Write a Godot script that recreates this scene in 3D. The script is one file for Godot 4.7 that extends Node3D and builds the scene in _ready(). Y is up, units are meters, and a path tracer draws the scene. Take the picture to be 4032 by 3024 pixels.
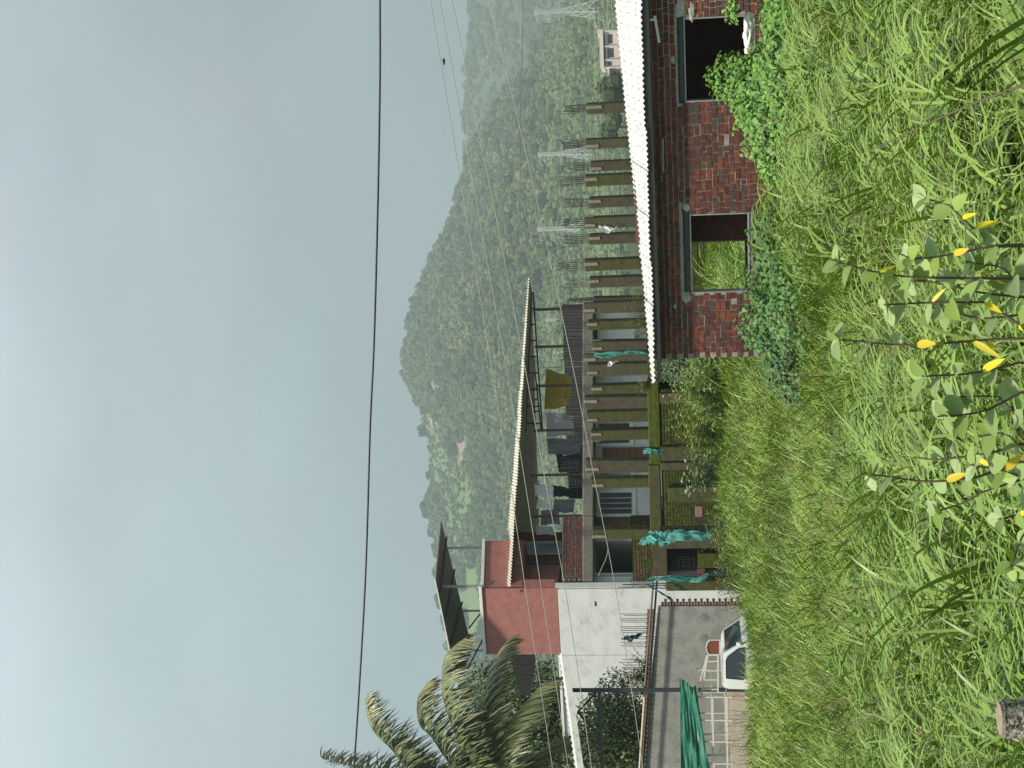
extends Node3D
# An overgrown plot seen through a phone held on its side: brick shed, mossy column stubs,
# a half-built house, a small truck, and a hazy wooded hill behind.

const FOCAL := 6056.0
var EYE := Vector3(0, 2.1, 0)
var fwd := Vector3.FORWARD
var rgt := Vector3.RIGHT
var upv := Vector3.UP
var mats := {}
var used := {}
var box_cache := {}
var rng := RandomNumberGenerator.new()
var nz := FastNoiseLite.new()

# ---------------------------------------------------------------- geometry helpers
class MB:
	var v := PackedVector3Array()
	var n := PackedVector3Array()
	var c := PackedColorArray()
	var ix := PackedInt32Array()
	func quad(a: Vector3, b: Vector3, d: Vector3, e: Vector3, col := Color.WHITE) -> void:
		var nn := (b - a).cross(e - a)
		if nn.length_squared() < 1e-14: nn = (d - b).cross(e - b)
		nn = nn.normalized()
		var k := v.size()
		v.append_array([a, b, d, e]); n.append_array([nn, nn, nn, nn]); c.append_array([col, col, col, col])
		ix.append_array([k, k + 2, k + 1, k, k + 3, k + 2])
	func tri(a: Vector3, b: Vector3, d: Vector3, col := Color.WHITE) -> void:
		var nn := (b - a).cross(d - a).normalized()
		var k := v.size()
		v.append_array([a, b, d]); n.append_array([nn, nn, nn]); c.append_array([col, col, col])
		ix.append_array([k, k + 2, k + 1])
	func box(a: Vector3, b: Vector3, t := Transform3D.IDENTITY, col := Color.WHITE) -> void:
		var p: Array[Vector3] = []
		for i in 8: p.append(t * Vector3(b.x if i & 1 else a.x, b.y if i & 2 else a.y, b.z if i & 4 else a.z))
		quad(p[4], p[5], p[7], p[6], col); quad(p[1], p[0], p[2], p[3], col)
		quad(p[5], p[1], p[3], p[7], col); quad(p[0], p[4], p[6], p[2], col)
		quad(p[6], p[7], p[3], p[2], col); quad(p[0], p[1], p[5], p[4], col)
	func tube(pts: Array, r0: float, r1: float, sides := 6, col := Color.WHITE) -> void:
		var k0 := v.size()
		var m := pts.size()
		for i in m:
			var d: Vector3 = (pts[min(i + 1, m - 1)] - pts[max(i - 1, 0)]).normalized()
			var a := d.cross(Vector3.UP if absf(d.y) < 0.9 else Vector3.RIGHT).normalized()
			var b := d.cross(a)
			var r: float = lerpf(r0, r1, float(i) / maxf(1, m - 1))
			for s in sides:
				var q := TAU * s / sides
				var w := a * cos(q) + b * sin(q)
				v.append(pts[i] + w * r); n.append(w); c.append(col)
		for i in m - 1:
			for s in sides:
				var p := k0 + i * sides + s
				var q2 := k0 + i * sides + (s + 1) % sides
				ix.append_array([p, p + sides, q2, q2, p + sides, q2 + sides])
		for e in [0, m - 1]:
			var kc := v.size()
			var dd: Vector3 = (pts[1] - pts[0]).normalized() * (-1.0 if e == 0 else 1.0)
			for s in sides: v.append(v[k0 + e * sides + s]); n.append(dd); c.append(col)
			for s in range(1, sides - 1): ix.append_array([kc, kc + s, kc + s + 1] if e == 0 else [kc, kc + s + 1, kc + s])
	func bar(a: Vector3, b: Vector3, w: float, h: float, col := Color.WHITE) -> void:
		var d := (b - a).normalized()
		var s := d.cross(Vector3.UP if absf(d.y) < 0.95 else Vector3.BACK).normalized()
		var u := s.cross(d)
		box(Vector3(-w / 2, -h / 2, 0), Vector3(w / 2, h / 2, (b - a).length()), Transform3D(Basis(s, u, d), a), col)
	func mesh() -> ArrayMesh:
		var arr := []
		arr.resize(Mesh.ARRAY_MAX)
		arr[Mesh.ARRAY_VERTEX] = v; arr[Mesh.ARRAY_NORMAL] = n; arr[Mesh.ARRAY_COLOR] = c; arr[Mesh.ARRAY_INDEX] = ix
		var am := ArrayMesh.new()
		am.add_surface_from_arrays(Mesh.PRIMITIVE_TRIANGLES, arr)
		return am

func bevel_mesh(size: Vector3, b: float) -> ArrayMesh:
	var key := "%.3f %.3f %.3f %.3f" % [size.x, size.y, size.z, b]
	if box_cache.has(key): return box_cache[key]
	var h := size / 2
	var m := MB.new()
	var q := func(ax: int, sx: Vector3) -> Vector3:
		var p := Vector3(sx.x * (h.x - b), sx.y * (h.y - b), sx.z * (h.z - b))
		p[ax] = sx[ax] * h[ax]
		return p
	for ax in 3:
		var a1 := (ax + 1) % 3
		var a2 := (ax + 2) % 3
		for s in [-1.0, 1.0]:
			var cs := []
			for k in [[-1, -1], [1, -1], [1, 1], [-1, 1]]:
				var sg := Vector3.ZERO
				sg[ax] = s; sg[a1] = k[0] * s; sg[a2] = k[1]
				cs.append(q.call(ax, sg))
			m.quad(cs[0], cs[1], cs[2], cs[3])
		for s1 in [-1.0, 1.0]:
			for s2 in [-1.0, 1.0]:
				var g0 := Vector3.ZERO; g0[a1] = s1; g0[a2] = s2; g0[ax] = -1
				var g1 := g0; g1[ax] = 1
				var p := [q.call(a1, g0), q.call(a1, g1), q.call(a2, g1), q.call(a2, g0)]
				if s1 * s2 > 0: m.quad(p[0], p[3], p[2], p[1])
				else: m.quad(p[0], p[1], p[2], p[3])
	for i in 8:
		var sg := Vector3(1 if i & 1 else -1, 1 if i & 2 else -1, 1 if i & 4 else -1)
		if sg.x * sg.y * sg.z > 0: m.tri(q.call(0, sg), q.call(1, sg), q.call(2, sg))
		else: m.tri(q.call(0, sg), q.call(2, sg), q.call(1, sg))
	var am := m.mesh()
	box_cache[key] = am
	return am

# ---------------------------------------------------------------- photograph to place
func ray(x: float, y: float) -> Vector3:
	return fwd * FOCAL + rgt * (1512.0 - y) - upv * (x - 2016.0)
func pt(x: float, y: float, d: float) -> Vector3:
	var r := ray(x, y)
	return EYE + r * (d / -r.z)
func px(p: Vector3) -> Vector2:
	var w := p - EYE
	var k := FOCAL / w.dot(fwd)
	return Vector2(2016.0 - w.dot(upv) * k, 1512.0 - w.dot(rgt) * k)
func frame(y: float, d: float, dir: Vector3, base := 0.0) -> Transform3D:
	var o := pt(2600, y, d)
	o.y = base
	var xx := dir.normalized()
	return Transform3D(Basis(xx, Vector3.UP, xx.cross(Vector3.UP)), o)
func loc(fr: Transform3D, x: float, y: float, zo := 0.0) -> Vector3:
	var inv := fr.affine_inverse()
	var e := inv * EYE
	var r := inv.basis * ray(x, y)
	return e + r * ((zo - e.z) / r.z)

# ---------------------------------------------------------------- nodes
func numbered(called: String) -> String:
	var k: int = used.get(called, 0)
	used[called] = k + 1
	return called if k == 0 else "%s_%03d" % [called, k]
func tag(o: Node, label := "", category := "", group := "", kind := "") -> void:
	if label: o.set_meta("label", label)
	if category: o.set_meta("category", category)
	if group: o.set_meta("group", group)
	if kind: o.set_meta("kind", kind)
func thing(called: String, label: String, category: String, fr := Transform3D.IDENTITY, group := "") -> Node3D:
	var o := Node3D.new()
	o.name = numbered(called)
	add_child(o)
	o.transform = fr
	tag(o, label, category, group)
	return o
func put(called: String, mesh: Mesh, m: Material, parent: Node3D = self, t := Transform3D.IDENTITY) -> MeshInstance3D:
	var o := MeshInstance3D.new()
	o.name = numbered(called) if parent == self else called
	o.mesh = mesh
	o.material_override = m
	parent.add_child(o, true)
	o.transform = t
	return o
func shape(called: String, mb: MB, m: Material, parent: Node3D = self) -> MeshInstance3D:
	return put(called, mb.mesh(), m, parent)
func bx(called: String, m: Material, parent: Node3D, a: Vector3, b: Vector3, bev := 0.008) -> MeshInstance3D:
	var s := (b - a).abs()
	return put(called, bevel_mesh(s, minf(bev, s[s.min_axis_index()] * 0.3)), m, parent, Transform3D(Basis.IDENTITY, (a + b) / 2))
# a box that covers the photograph's rectangle x0..x1, y0..y1 on a frame, from local z0 back to z1 in front
func rb(called: String, m: Material, parent: Node3D, fr: Transform3D, x0: float, y0: float, x1: float, y1: float, z0: float, z1: float, bev := 0.008) -> MeshInstance3D:
	var ym := (y0 + y1) / 2
	var xm := (x0 + x1) / 2
	return bx(called, m, parent, Vector3(loc(fr, xm, y1, z1).x, loc(fr, x1, ym, z1).y, z0), Vector3(loc(fr, xm, y0, z1).x, loc(fr, x0, ym, z1).y, z1), bev)
func many(called: String, mesh: Mesh, m: Material, xs: Array, cols: Array, parent: Node3D = self) -> MultiMeshInstance3D:
	var mm := MultiMesh.new()
	mm.transform_format = MultiMesh.TRANSFORM_3D
	mm.use_colors = cols.size() > 0
	mm.mesh = mesh
	mm.instance_count = xs.size()
	for i in xs.size():
		mm.set_instance_transform(i, xs[i])
		if mm.use_colors: mm.set_instance_color(i, cols[i])
	var o := MultiMeshInstance3D.new()
	o.name = numbered(called) if parent == self else called
	o.multimesh = mm
	o.material_override = m
	parent.add_child(o, true)
	return o
func rnd(a: float, b: float) -> float: return rng.randf_range(a, b)

# ---------------------------------------------------------------- materials (colours are linear)
func M(key: String, r: float, g: float, b: float, rough := 0.8, metal := 0.0) -> StandardMaterial3D:
	if mats.has(key): return mats[key]
	var m := StandardMaterial3D.new()
	m.albedo_color = Color(r, g, b).linear_to_srgb()
	m.roughness = rough
	m.metallic = metal
	m.cull_mode = BaseMaterial3D.CULL_DISABLED
	mats[key] = m
	return m
func VC(key: String, rough := 0.6, back := 0.0) -> StandardMaterial3D:
	if mats.has(key): return mats[key]
	var m := StandardMaterial3D.new()
	m.vertex_color_use_as_albedo = true
	m.roughness = rough
	m.cull_mode = BaseMaterial3D.CULL_DISABLED
	if back > 0:
		m.backlight_enabled = true
		m.backlight = Color(back, back, back * 0.6)
	mats[key] = m
	return m
# a surface of mottled colour: two noises mixed and read through a ramp of linear colours
func TX(key: String, stops: Array, metres: float, f1 := 0.012, f2 := 0.08, mix := 0.45, rough := 0.9, bump := 3.0, n := 512) -> StandardMaterial3D:
	if mats.has(key): return mats[key]
	var a := FastNoiseLite.new()
	a.seed = key.hash() % 10000; a.frequency = f1; a.fractal_octaves = 4
	var b := FastNoiseLite.new()
	b.seed = key.hash() % 10000 + 7; b.frequency = f2; b.fractal_octaves = 3
	var da := a.get_seamless_image(n, n).get_data()
	var ib := b.get_seamless_image(n, n)
	var db := ib.get_data()
	var lut := PackedByteArray()
	for i in 256:
		var t := i / 255.0
		var col: Color = stops[0][1]
		for k in stops.size() - 1:
			var s0: Array = stops[k]
			var s1: Array = stops[k + 1]
			if t >= s0[0]: col = s0[1].lerp(s1[1], clampf((t - s0[0]) / (s1[0] - s0[0]), 0, 1))
		col = col.linear_to_srgb()
		lut.append(int(clampf(col.r, 0, 1) * 255)); lut.append(int(clampf(col.g, 0, 1) * 255)); lut.append(int(clampf(col.b, 0, 1) * 255))
	var out := PackedByteArray()
	out.resize(n * n * 3)
	for i in n * n:
		var q := int(da[i] * (1.0 - mix) + db[i] * mix) * 3
		out[i * 3] = lut[q]; out[i * 3 + 1] = lut[q + 1]; out[i * 3 + 2] = lut[q + 2]
	var m := StandardMaterial3D.new()
	m.albedo_texture = ImageTexture.create_from_image(Image.create_from_data(n, n, false, Image.FORMAT_RGB8, out))
	if bump > 0:
		ib.convert(Image.FORMAT_RGBA8)
		ib.bump_map_to_normal_map(bump)
		m.normal_enabled = true
		m.normal_texture = ImageTexture.create_from_image(ib)
		m.normal_scale = 1.0
	m.uv1_triplanar = true
	m.uv1_world_triplanar = true
	m.uv1_scale = Vector3.ONE / metres
	m.roughness = rough
	m.cull_mode = BaseMaterial3D.CULL_DISABLED
	mats[key] = m
	return m
func C(r: float, g: float, b: float) -> Color: return Color(r, g, b)

# ---------------------------------------------------------------- site levels
func sst(a: float, b: float, t: float) -> float: return smoothstep(a, b, t)
func level(x: float, z: float) -> float:
	var d := -z
	var h := nz.get_noise_2d(x * 6.0, z * 6.0) * 0.16
	var left := sst(-6.5, -3.6, x)
	h += 0.75 * sst(26, 41, d) * left * (1.0 - sst(60, 80, d))
	h += 0.25 * sst(14, 23, d) * sst(0.2, 2.0, x) * (1.0 - sst(26, 34, d))
	h += 0.4 * sst(24, 34, d) * (1.0 - left) * (1.0 - sst(36.5, 38.5, d))
	h -= 0.45 * sst(36.5, 38.5, d) * (1.0 - left) * (1.0 - sst(60, 80, d))
	h += 15.0 * sst(90, 400, Vector2(x, z).length())
	return h

var ridge_front := []
var ridge_back := []
func profile(tab: Array, a: float) -> float:
	if a <= tab[0].x: return tab[0].y
	for i in tab.size() - 1:
		if a <= tab[i + 1].x: return lerpf(tab[i].y, tab[i + 1].y, (a - tab[i].x) / (tab[i + 1].x - tab[i].x))
	return tab[-1].y
func skyline(pts: Array) -> Array:
	var out := []
	for p in pts:
		var r := ray(p[0], p[1])
		out.append(Vector2(atan2(r.x, -r.z), r.y / Vector2(r.x, r.z).length()))
	out.sort_custom(func(q, w): return q.x < w.x)
	return out
func hill_level(a: float, r: float) -> float:
	var rf := 1500.0
	var hr := EYE.y + rf * profile(ridge_front, a) - 7.0
	var x := sin(a) * r
	var z := -cos(a) * r
	var t := clampf((r - 600.0) / (rf - 600.0), 0, 1)
	var h := 15.0 + (hr - 15.0) * pow(t, 1.12)
	h += nz.get_noise_2d(x * 0.55, z * 0.55) * 26.0 * t * (1.0 - t) * 2.0
	if r > rf: h = 15.0 + (hr - 15.0) * (1.0 - 0.75 * sst(0, 600, r - rf))
	var rbk := 2150.0
	var hb := EYE.y + rbk * profile(ridge_back, a) - 10.0
	var tb := clampf((r - 1620.0) / (rbk - 1620.0), 0, 1)
	var h2 := 15.0 + (hb - 15.0) * tb + nz.get_noise_2d(x * 0.4, z * 0.4) * 40.0 * tb * (1.0 - tb)
	if r > rbk: h2 = hb * (1.0 - 0.5 * sst(0, 600, r - rbk))
	return maxf(h, h2)

# ---------------------------------------------------------------- camera, sky, sun
func set_view() -> void:
	var p := atan(684.0 / FOCAL)
	var roll := 0.025
	fwd = Vector3(0, sin(p), -cos(p))
	var u0 := Vector3(0, cos(p), sin(p))
	rgt = Vector3.RIGHT * cos(roll) - u0 * sin(roll)
	upv = u0 * cos(roll) + Vector3.RIGHT * sin(roll)
	var cam := Camera3D.new()
	cam.name = "camera"
	add_child(cam)
	cam.transform = Transform3D(Basis(-upv, rgt, -fwd), EYE)
	cam.keep_aspect = Camera3D.KEEP_HEIGHT
	cam.fov = rad_to_deg(2.0 * atan(1512.0 / FOCAL))
	cam.near = 0.1
	cam.far = 6000.0
	cam.current = true

	var we := WorldEnvironment.new()
	we.name = "environment"
	var e := Environment.new()
	e.tonemap_mode = Environment.TONE_MAPPER_LINEAR
	e.tonemap_exposure = 1.12
	e.background_mode = Environment.BG_SKY
	var s := Sky.new()
	var pm := PanoramaSkyMaterial.new()
	pm.panorama = sky_image()
	s.sky_material = pm
	e.sky = s
	e.fog_enabled = true
	e.fog_density = 0.00035
	e.fog_light_color = Color(0.74, 0.81, 0.82)
	e.sdfgi_enabled = true
	e.ssao_enabled = true
	e.ssil_enabled = true
	we.environment = e
	add_child(we)

	var sun := DirectionalLight3D.new()
	sun.name = "sun"
	sun.light_energy = 1.35
	sun.light_color = Color(1.0, 0.96, 0.88)
	sun.light_angular_distance = 4.0
	sun.shadow_enabled = true
	add_child(sun)
	sun.look_at_from_position(Vector3(-22, 62, 30), Vector3.ZERO, Vector3.UP)

func sky_image() -> ImageTexture:
	var w := 1024
	var h := 512
	var im := Image.create(w, h, false, Image.FORMAT_RGBF)
	var q := FastNoiseLite.new()
	q.seed = 41; q.frequency = 1.6; q.fractal_octaves = 4
	for j in h:
		var el := PI / 2 - PI * (j + 0.5) / h
		for i in w:
			var az := TAU * (i + 0.5) / w
			var d := Vector3(sin(az) * cos(el), sin(el), -cos(az) * cos(el))
			var ed := rad_to_deg(el)
			var t := clampf((ed - 4.0) / 24.0, 0, 1)
			var col := Color8(138, 152, 160).lerp(Color8(194, 209, 219), t)
			col = col.lerp(Color8(204, 219, 232), sst(24, 60, ed))
			var k := q.get_noise_3d(d.x * 1.9, d.y * 4.0, d.z * 1.9) * 0.075 - clampf(d.x, -0.35, 0.35) * 0.30
			var tint := q.get_noise_3d(d.x * 2.6 + 40.0, d.y * 5.0, d.z * 2.6) * 0.035
			col = Color(col.r * (1.0 + k + tint), col.g * (1.0 + k), col.b * (0.985 + k * 0.9 + tint * 0.5))
			if ed < 0: col = Color8(130, 144, 153)
			im.set_pixel(i, j, col.srgb_to_linear())
	return ImageTexture.create_from_image(im)

# ---------------------------------------------------------------- land
func polar(r0: float, r1: float, nr: int, a0: float, a1: float, na: int, fh: Callable, fc: Callable, power := 1.0) -> ArrayMesh:
	var m := MB.new()
	for i in nr + 1:
		var r := r0 * pow(r1 / r0, float(i) / nr) if power == 0.0 else lerpf(r0, r1, float(i) / nr)
		for j in na + 1:
			var a := lerpf(a0, a1, float(j) / na)
			var p := Vector3(sin(a) * r, fh.call(a, r), -cos(a) * r)
			m.v.append(p); m.n.append(Vector3.UP); m.c.append(fc.call(p))
	for i in nr:
		for j in na:
			var k := i * (na + 1) + j
			m.ix.append_array([k, k + na + 1, k + 1, k + 1, k + na + 1, k + na + 2])
	for i in m.n.size(): m.n[i] = Vector3.ZERO
	for i in range(0, m.ix.size(), 3):
		var nn := (m.v[m.ix[i + 2]] - m.v[m.ix[i]]).cross(m.v[m.ix[i + 1]] - m.v[m.ix[i]])
		if nn.y < 0: nn = -nn
		for k in 3: m.n[m.ix[i + k]] += nn
	for i in m.n.size(): m.n[i] = m.n[i].normalized()
	return m.mesh()

func seg_dist(p: Vector2, line: Array) -> float:
	var best := 1e9
	for i in line.size() - 1:
		best = minf(best, p.distance_to(Geometry2D.get_closest_point_to_segment(p, line[i], line[i + 1])))
	return best
var meadow_edge := PackedVector2Array([Vector2(1560, 1560), Vector2(1680, 1640), Vector2(1720, 1760), Vector2(1800, 1850), Vector2(1880, 1960), Vector2(1870, 2080), Vector2(1910, 2180), Vector2(1920, 2500), Vector2(1600, 2600), Vector2(1560, 2000)])
func meadow(p: Vector3, q: Vector2) -> bool:
	var w := q + Vector2(nz.get_noise_2d(p.x * 1.5, p.z * 1.5), nz.get_noise_2d(p.x * 1.5 + 900.0, p.z * 1.5)) * 70.0
	return Geometry2D.is_point_in_polygon(w, meadow_edge)
var glades := [[[Vector2(1600, 1600), Vector2(1670, 1700), Vector2(1735, 1800), Vector2(1790, 1870), Vector2(1845, 1940)], 42.0],
	[[Vector2(1680, 1820), Vector2(1720, 1900), Vector2(1760, 1960), Vector2(1800, 2040)], 26.0],
	[[Vector2(1690, 2120), Vector2(1760, 2090), Vector2(1830, 2010)], 24.0],
	[[Vector2(1700, 2200), Vector2(1790, 2190), Vector2(1850, 2230), Vector2(1870, 2500)], 20.0],
	[[Vector2(1700, 2240), Vector2(1740, 2330), Vector2(1790, 2430)], 26.0]]
var earths := [[Vector2(1722, 1515), 38.0], [Vector2(1705, 1655), 34.0], [Vector2(1770, 1700), 24.0], [Vector2(1818, 1750), 38.0], [Vector2(1822, 1805), 28.0], [Vector2(1745, 1530), 26.0]]
func glade(q: Vector2) -> float:
	var best := 0.0
	for g in glades: best = maxf(best, 1.0 - sst(g[1] * 0.7, g[1] * 1.2, seg_dist(q, g[0])))
	return best
func earth(q: Vector2) -> float:
	var best := 0.0
	for g in earths: best = maxf(best, 1.0 - sst(g[1] * 0.5, g[1] * 1.0, Vector2((q.x - g[0].x) * 1.2, q.y - g[0].y).length()))
	return best

func crown_mesh(sd: int, leaves: int, size: float) -> ArrayMesh:
	var r := RandomNumberGenerator.new()
	r.seed = sd
	var m := MB.new()
	var lobes := []
	for i in 7: lobes.append([Vector3(r.randf_range(-0.3, 0.3), r.randf_range(0.35, 0.8), r.randf_range(-0.3, 0.3)), r.randf_range(0.16, 0.3)])
	for i in leaves:
		var lb: Array = lobes[i % 7]
		var d := Vector3(r.randfn(), r.randfn() * 0.8 + 0.25, r.randfn()).normalized()
		var p: Vector3 = lb[0] + d * lb[1] * r.randf_range(0.75, 1.08)
		var nn := (d + Vector3(r.randfn(), r.randfn(), r.randfn()) * 0.45).normalized()
		var a := nn.cross(Vector3(r.randfn(), r.randfn(), r.randfn())).normalized() * size * r.randf_range(0.7, 1.3)
		var b := nn.cross(a) * 0.8
		var g := r.randf_range(0.7, 1.3)
		m.quad(p - a - b * 0.3, p - b, p + a, p + b, Color(g, g, g))
	for lb in lobes:
		for i in 6:
			for j in 3:
				var f := func(ii: int, jj: int) -> Vector3:
					var th := TAU * ii / 6.0
					var ph := PI * jj / 3.0
					return lb[0] + Vector3(sin(ph) * cos(th), cos(ph), sin(ph) * sin(th)) * lb[1] * 0.95
				m.quad(f.call(i, j), f.call(i + 1, j), f.call(i + 1, j + 1), f.call(i, j + 1), Color(0.6, 0.6, 0.6))
	m.tube([Vector3(0, -0.05, 0), Vector3(0, 0.45, 0)], 0.03, 0.02, 5, Color(0.8, 0.6, 0.5))
	return m.mesh()

func build_land() -> void:
	var soil := TX("soil", [[0.0, C(0.03, 0.04, 0.012)], [0.45, C(0.045, 0.065, 0.018)], [0.7, C(0.065, 0.075, 0.03)], [1.0, C(0.09, 0.07, 0.04)]], 2.5, 0.02, 0.12, 0.5, 1.0, 8.0)
	var g := put("ground", polar(1.2, 640.0, 120, -1.25, 1.25, 130, func(a, r): return level(sin(a) * r, -cos(a) * r), func(_p): return Color.WHITE, 0.0), soil)
	tag(g, "", "", "", "structure")
	ridge_front = skyline([[2330, -600], [2260, -200], [2215, 0], [2178, 68], [2142, 127], [2101, 194], [2070, 253], [2033, 298], [1993, 353], [1961, 393], [1925, 452], [1898, 497], [1862, 542], [1839, 610], [1816, 678], [1792, 760], [1772, 820], [1745, 900], [1705, 985], [1660, 1085], [1622, 1165], [1600, 1250], [1580, 1350], [1572, 1430], [1582, 1480], [1605, 1530], [1620, 1580], [1632, 1650], [1658, 1720], [1665, 1800], [1668, 1900], [1665, 2000], [1672, 2060], [1688, 2160], [1695, 2220], [1712, 2330], [1745, 2500], [1800, 2700], [1860, 3024], [1960, 3700]])
	ridge_back = skyline([[1900, -600], [1850, -60], [1832, 60], [1826, 200], [1818, 300], [1812, 480], [1806, 620], [1830, 900], [1900, 1400], [2000, 2000], [2200, 3000]])
	var hillc := func(p: Vector3) -> Color:
		var q := px(p)
		var col := C(0.055, 0.085, 0.032)
		var r := Vector2(p.x, p.z).length()
		if r < 1640:
			col = col.lerp(C(0.115, 0.185, 0.06), maxf(glade(q), 0.85 if meadow(p, q) else 0.0))
			col = col.lerp(C(0.26, 0.20, 0.165), earth(q))
		return col
	var h := put("hill", polar(600.0, 3300.0, 190, -0.42, 0.42, 260, hill_level, hillc), VC("hillside", 1.0))
	tag(h, "", "", "", "structure")

	var kinds := []
	for k in 5: kinds.append(crown_mesh(100 + k, 110, 0.075))
	var xs := [[], [], [], [], []]
	var cs := [[], [], [], [], []]
	var lone := 0
	for i in 24000:
		var far_hill := i >= 20000
		var a := rnd(-0.30, 0.30)
		var r := lerpf(640.0, 1515.0, pow(rng.randf(), 0.9)) if not far_hill else rnd(1680.0, 2165.0)
		var p := Vector3(sin(a) * r, 0, -cos(a) * r)
		p.y = hill_level(a, r)
		var q := px(p)
		var q2 := Vector2(q.x - 22.0, q.y)
		var open := maxf(maxf(glade(q), glade(q2) * 0.8), maxf(earth(q), earth(q2))) if not far_hill else 0.0
		if open > 0.35: continue
		if not far_hill and meadow(p, q):
			if nz.get_noise_2d(p.x * 2.2 + 500.0, p.z * 2.2) < 0.07 + rnd(-0.15, 0.2): continue
		var s := lerpf(7.0, 16.5, pow(rng.randf(), 1.8)) * (1.0 if not far_hill else 1.35)
		var k := rng.randi() % 5
		p.y -= s * 0.28
		xs[k].append(Transform3D(Basis(Vector3.UP, rnd(0, TAU)).scaled(Vector3(s, s * rnd(0.7, 1.05), s)), p))
		var w := rng.randf()
		var pn := nz.get_noise_2d(p.x * 0.8, p.z * 0.8)
		var col := C(0.06, 0.10, 0.03).lerp(C(0.215, 0.255, 0.085), clampf(w * w * 0.9 + pn * 0.5, 0, 1))
		if q.x > 2180: col = col.lerp(C(0.17, 0.26, 0.07), 0.5)
		cs[k].append(col)
	for k in 5:
		var o := many("hill_wood", kinds[k], VC("hill_leaves", 0.9), xs[k], cs[k])
		tag(o, ["dense green woodland of rounded crowns covering the hazy hill", "woodland of paler crowns mixed over the hazy hillside", "woodland of dark crowns between the others on the hill", "woodland of bushy crowns scattered through the hill forest", "woodland of small crowns filling the gaps on the hill"][k], "woodland", "woods on the hill", "stuff")
	var bxs := []
	var bcs := []
	for i in 4000:
		var a := rnd(-0.12, 0.09)
		var r := rnd(1150.0, 1498.0)
		var p := Vector3(sin(a) * r, hill_level(a, r), -cos(a) * r)
		var q := px(p)
		if not meadow(p, q) and glade(q) < 0.3: continue
		var s := lerpf(1.5, 6.5, pow(rng.randf(), 3.0))
		p.y -= s * 0.3
		bxs.append(Transform3D(Basis(Vector3.UP, rnd(0, TAU)).scaled(Vector3(s, s * 0.8, s)), p))
		bcs.append(C(0.09, 0.15, 0.05).lerp(C(0.15, 0.20, 0.07), rng.randf()))
	tag(many("hill_scrub", kinds[3], VC("hill_leaves", 0.9), bxs, bcs), "low scrub dotted over the grassy clearings of the hill", "scrub", "woods on the hill", "stuff")
	# single trees that stand out on the grassy part of the skyline
	for t in [[1625, 1690, 12.0], [1648, 1870, 9.0], [1648, 1965, 11.0], [1655, 2010, 14.0], [1672, 2095, 10.0], [1676, 2150, 7.0], [1684, 2180, 7.0], [1700, 2250, 11.0], [1735, 2370, 13.0], [1745, 2440, 12.0]]:
		var a2 := atan2(ray(t[0], t[1]).x, -ray(t[0], t[1]).z)
		var p2 := Vector3(sin(a2) * 1497.0, 0, -cos(a2) * 1497.0)
		p2.y = hill_level(a2, 1497.0) - t[2] * 0.38
		far_tree("hill_tree", p2, t[2] * 1.25, C(0.05, 0.085, 0.03), kinds[lone % 5], "lone round tree standing on the grassy hilltop against the sky", "single trees along the grassy hilltop")
		lone += 1
	# trees beside the far pink house
	far_tree("valley_tree", on_land(2470, 345, 300.0), 7.5, C(0.07, 0.10, 0.03), kinds[0], "round olive-green tree beside the far pinkish house", "")
	far_tree("valley_tree", on_land(2480, 410, 315.0), 6.0, C(0.06, 0.10, 0.03), kinds[1], "smaller dark green tree behind the rightmost bare column", "")
	far_tree("valley_tree", on_land(2470, 500, 330.0), 7.0, C(0.06, 0.10, 0.03), kinds[2], "dark green tree between the two rightmost bare columns", "")

func on_land(x: float, y: float, d: float) -> Vector3:
	var p := pt(x, y, d)
	p.y = minf(p.y, level(p.x, p.z) + 6.0)
	p.y = level(p.x, p.z) - 0.3
	return p
func far_tree(called: String, p: Vector3, s: float, col: Color, mesh: Mesh, label: String, group: String) -> void:
	var t := thing(called, label, "tree", Transform3D(Basis.IDENTITY, p), group)
	var mb := MB.new()
	mb.tube([Vector3(0, -1.0, 0), Vector3(0.02 * s, s * 0.3, 0), Vector3(0, s * 0.55, 0.02 * s)], 0.03 * s, 0.015 * s, 6, C(0.09, 0.07, 0.05))
	shape("trunk", mb, VC("bark_far", 0.9), t)
	var o := many("crown", mesh, VC("hill_leaves", 0.9), [Transform3D(Basis.from_scale(Vector3(s, s * 0.95, s)), Vector3(0, -s * 0.02, 0))], [col], t)
	o.name = "crown"

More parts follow.
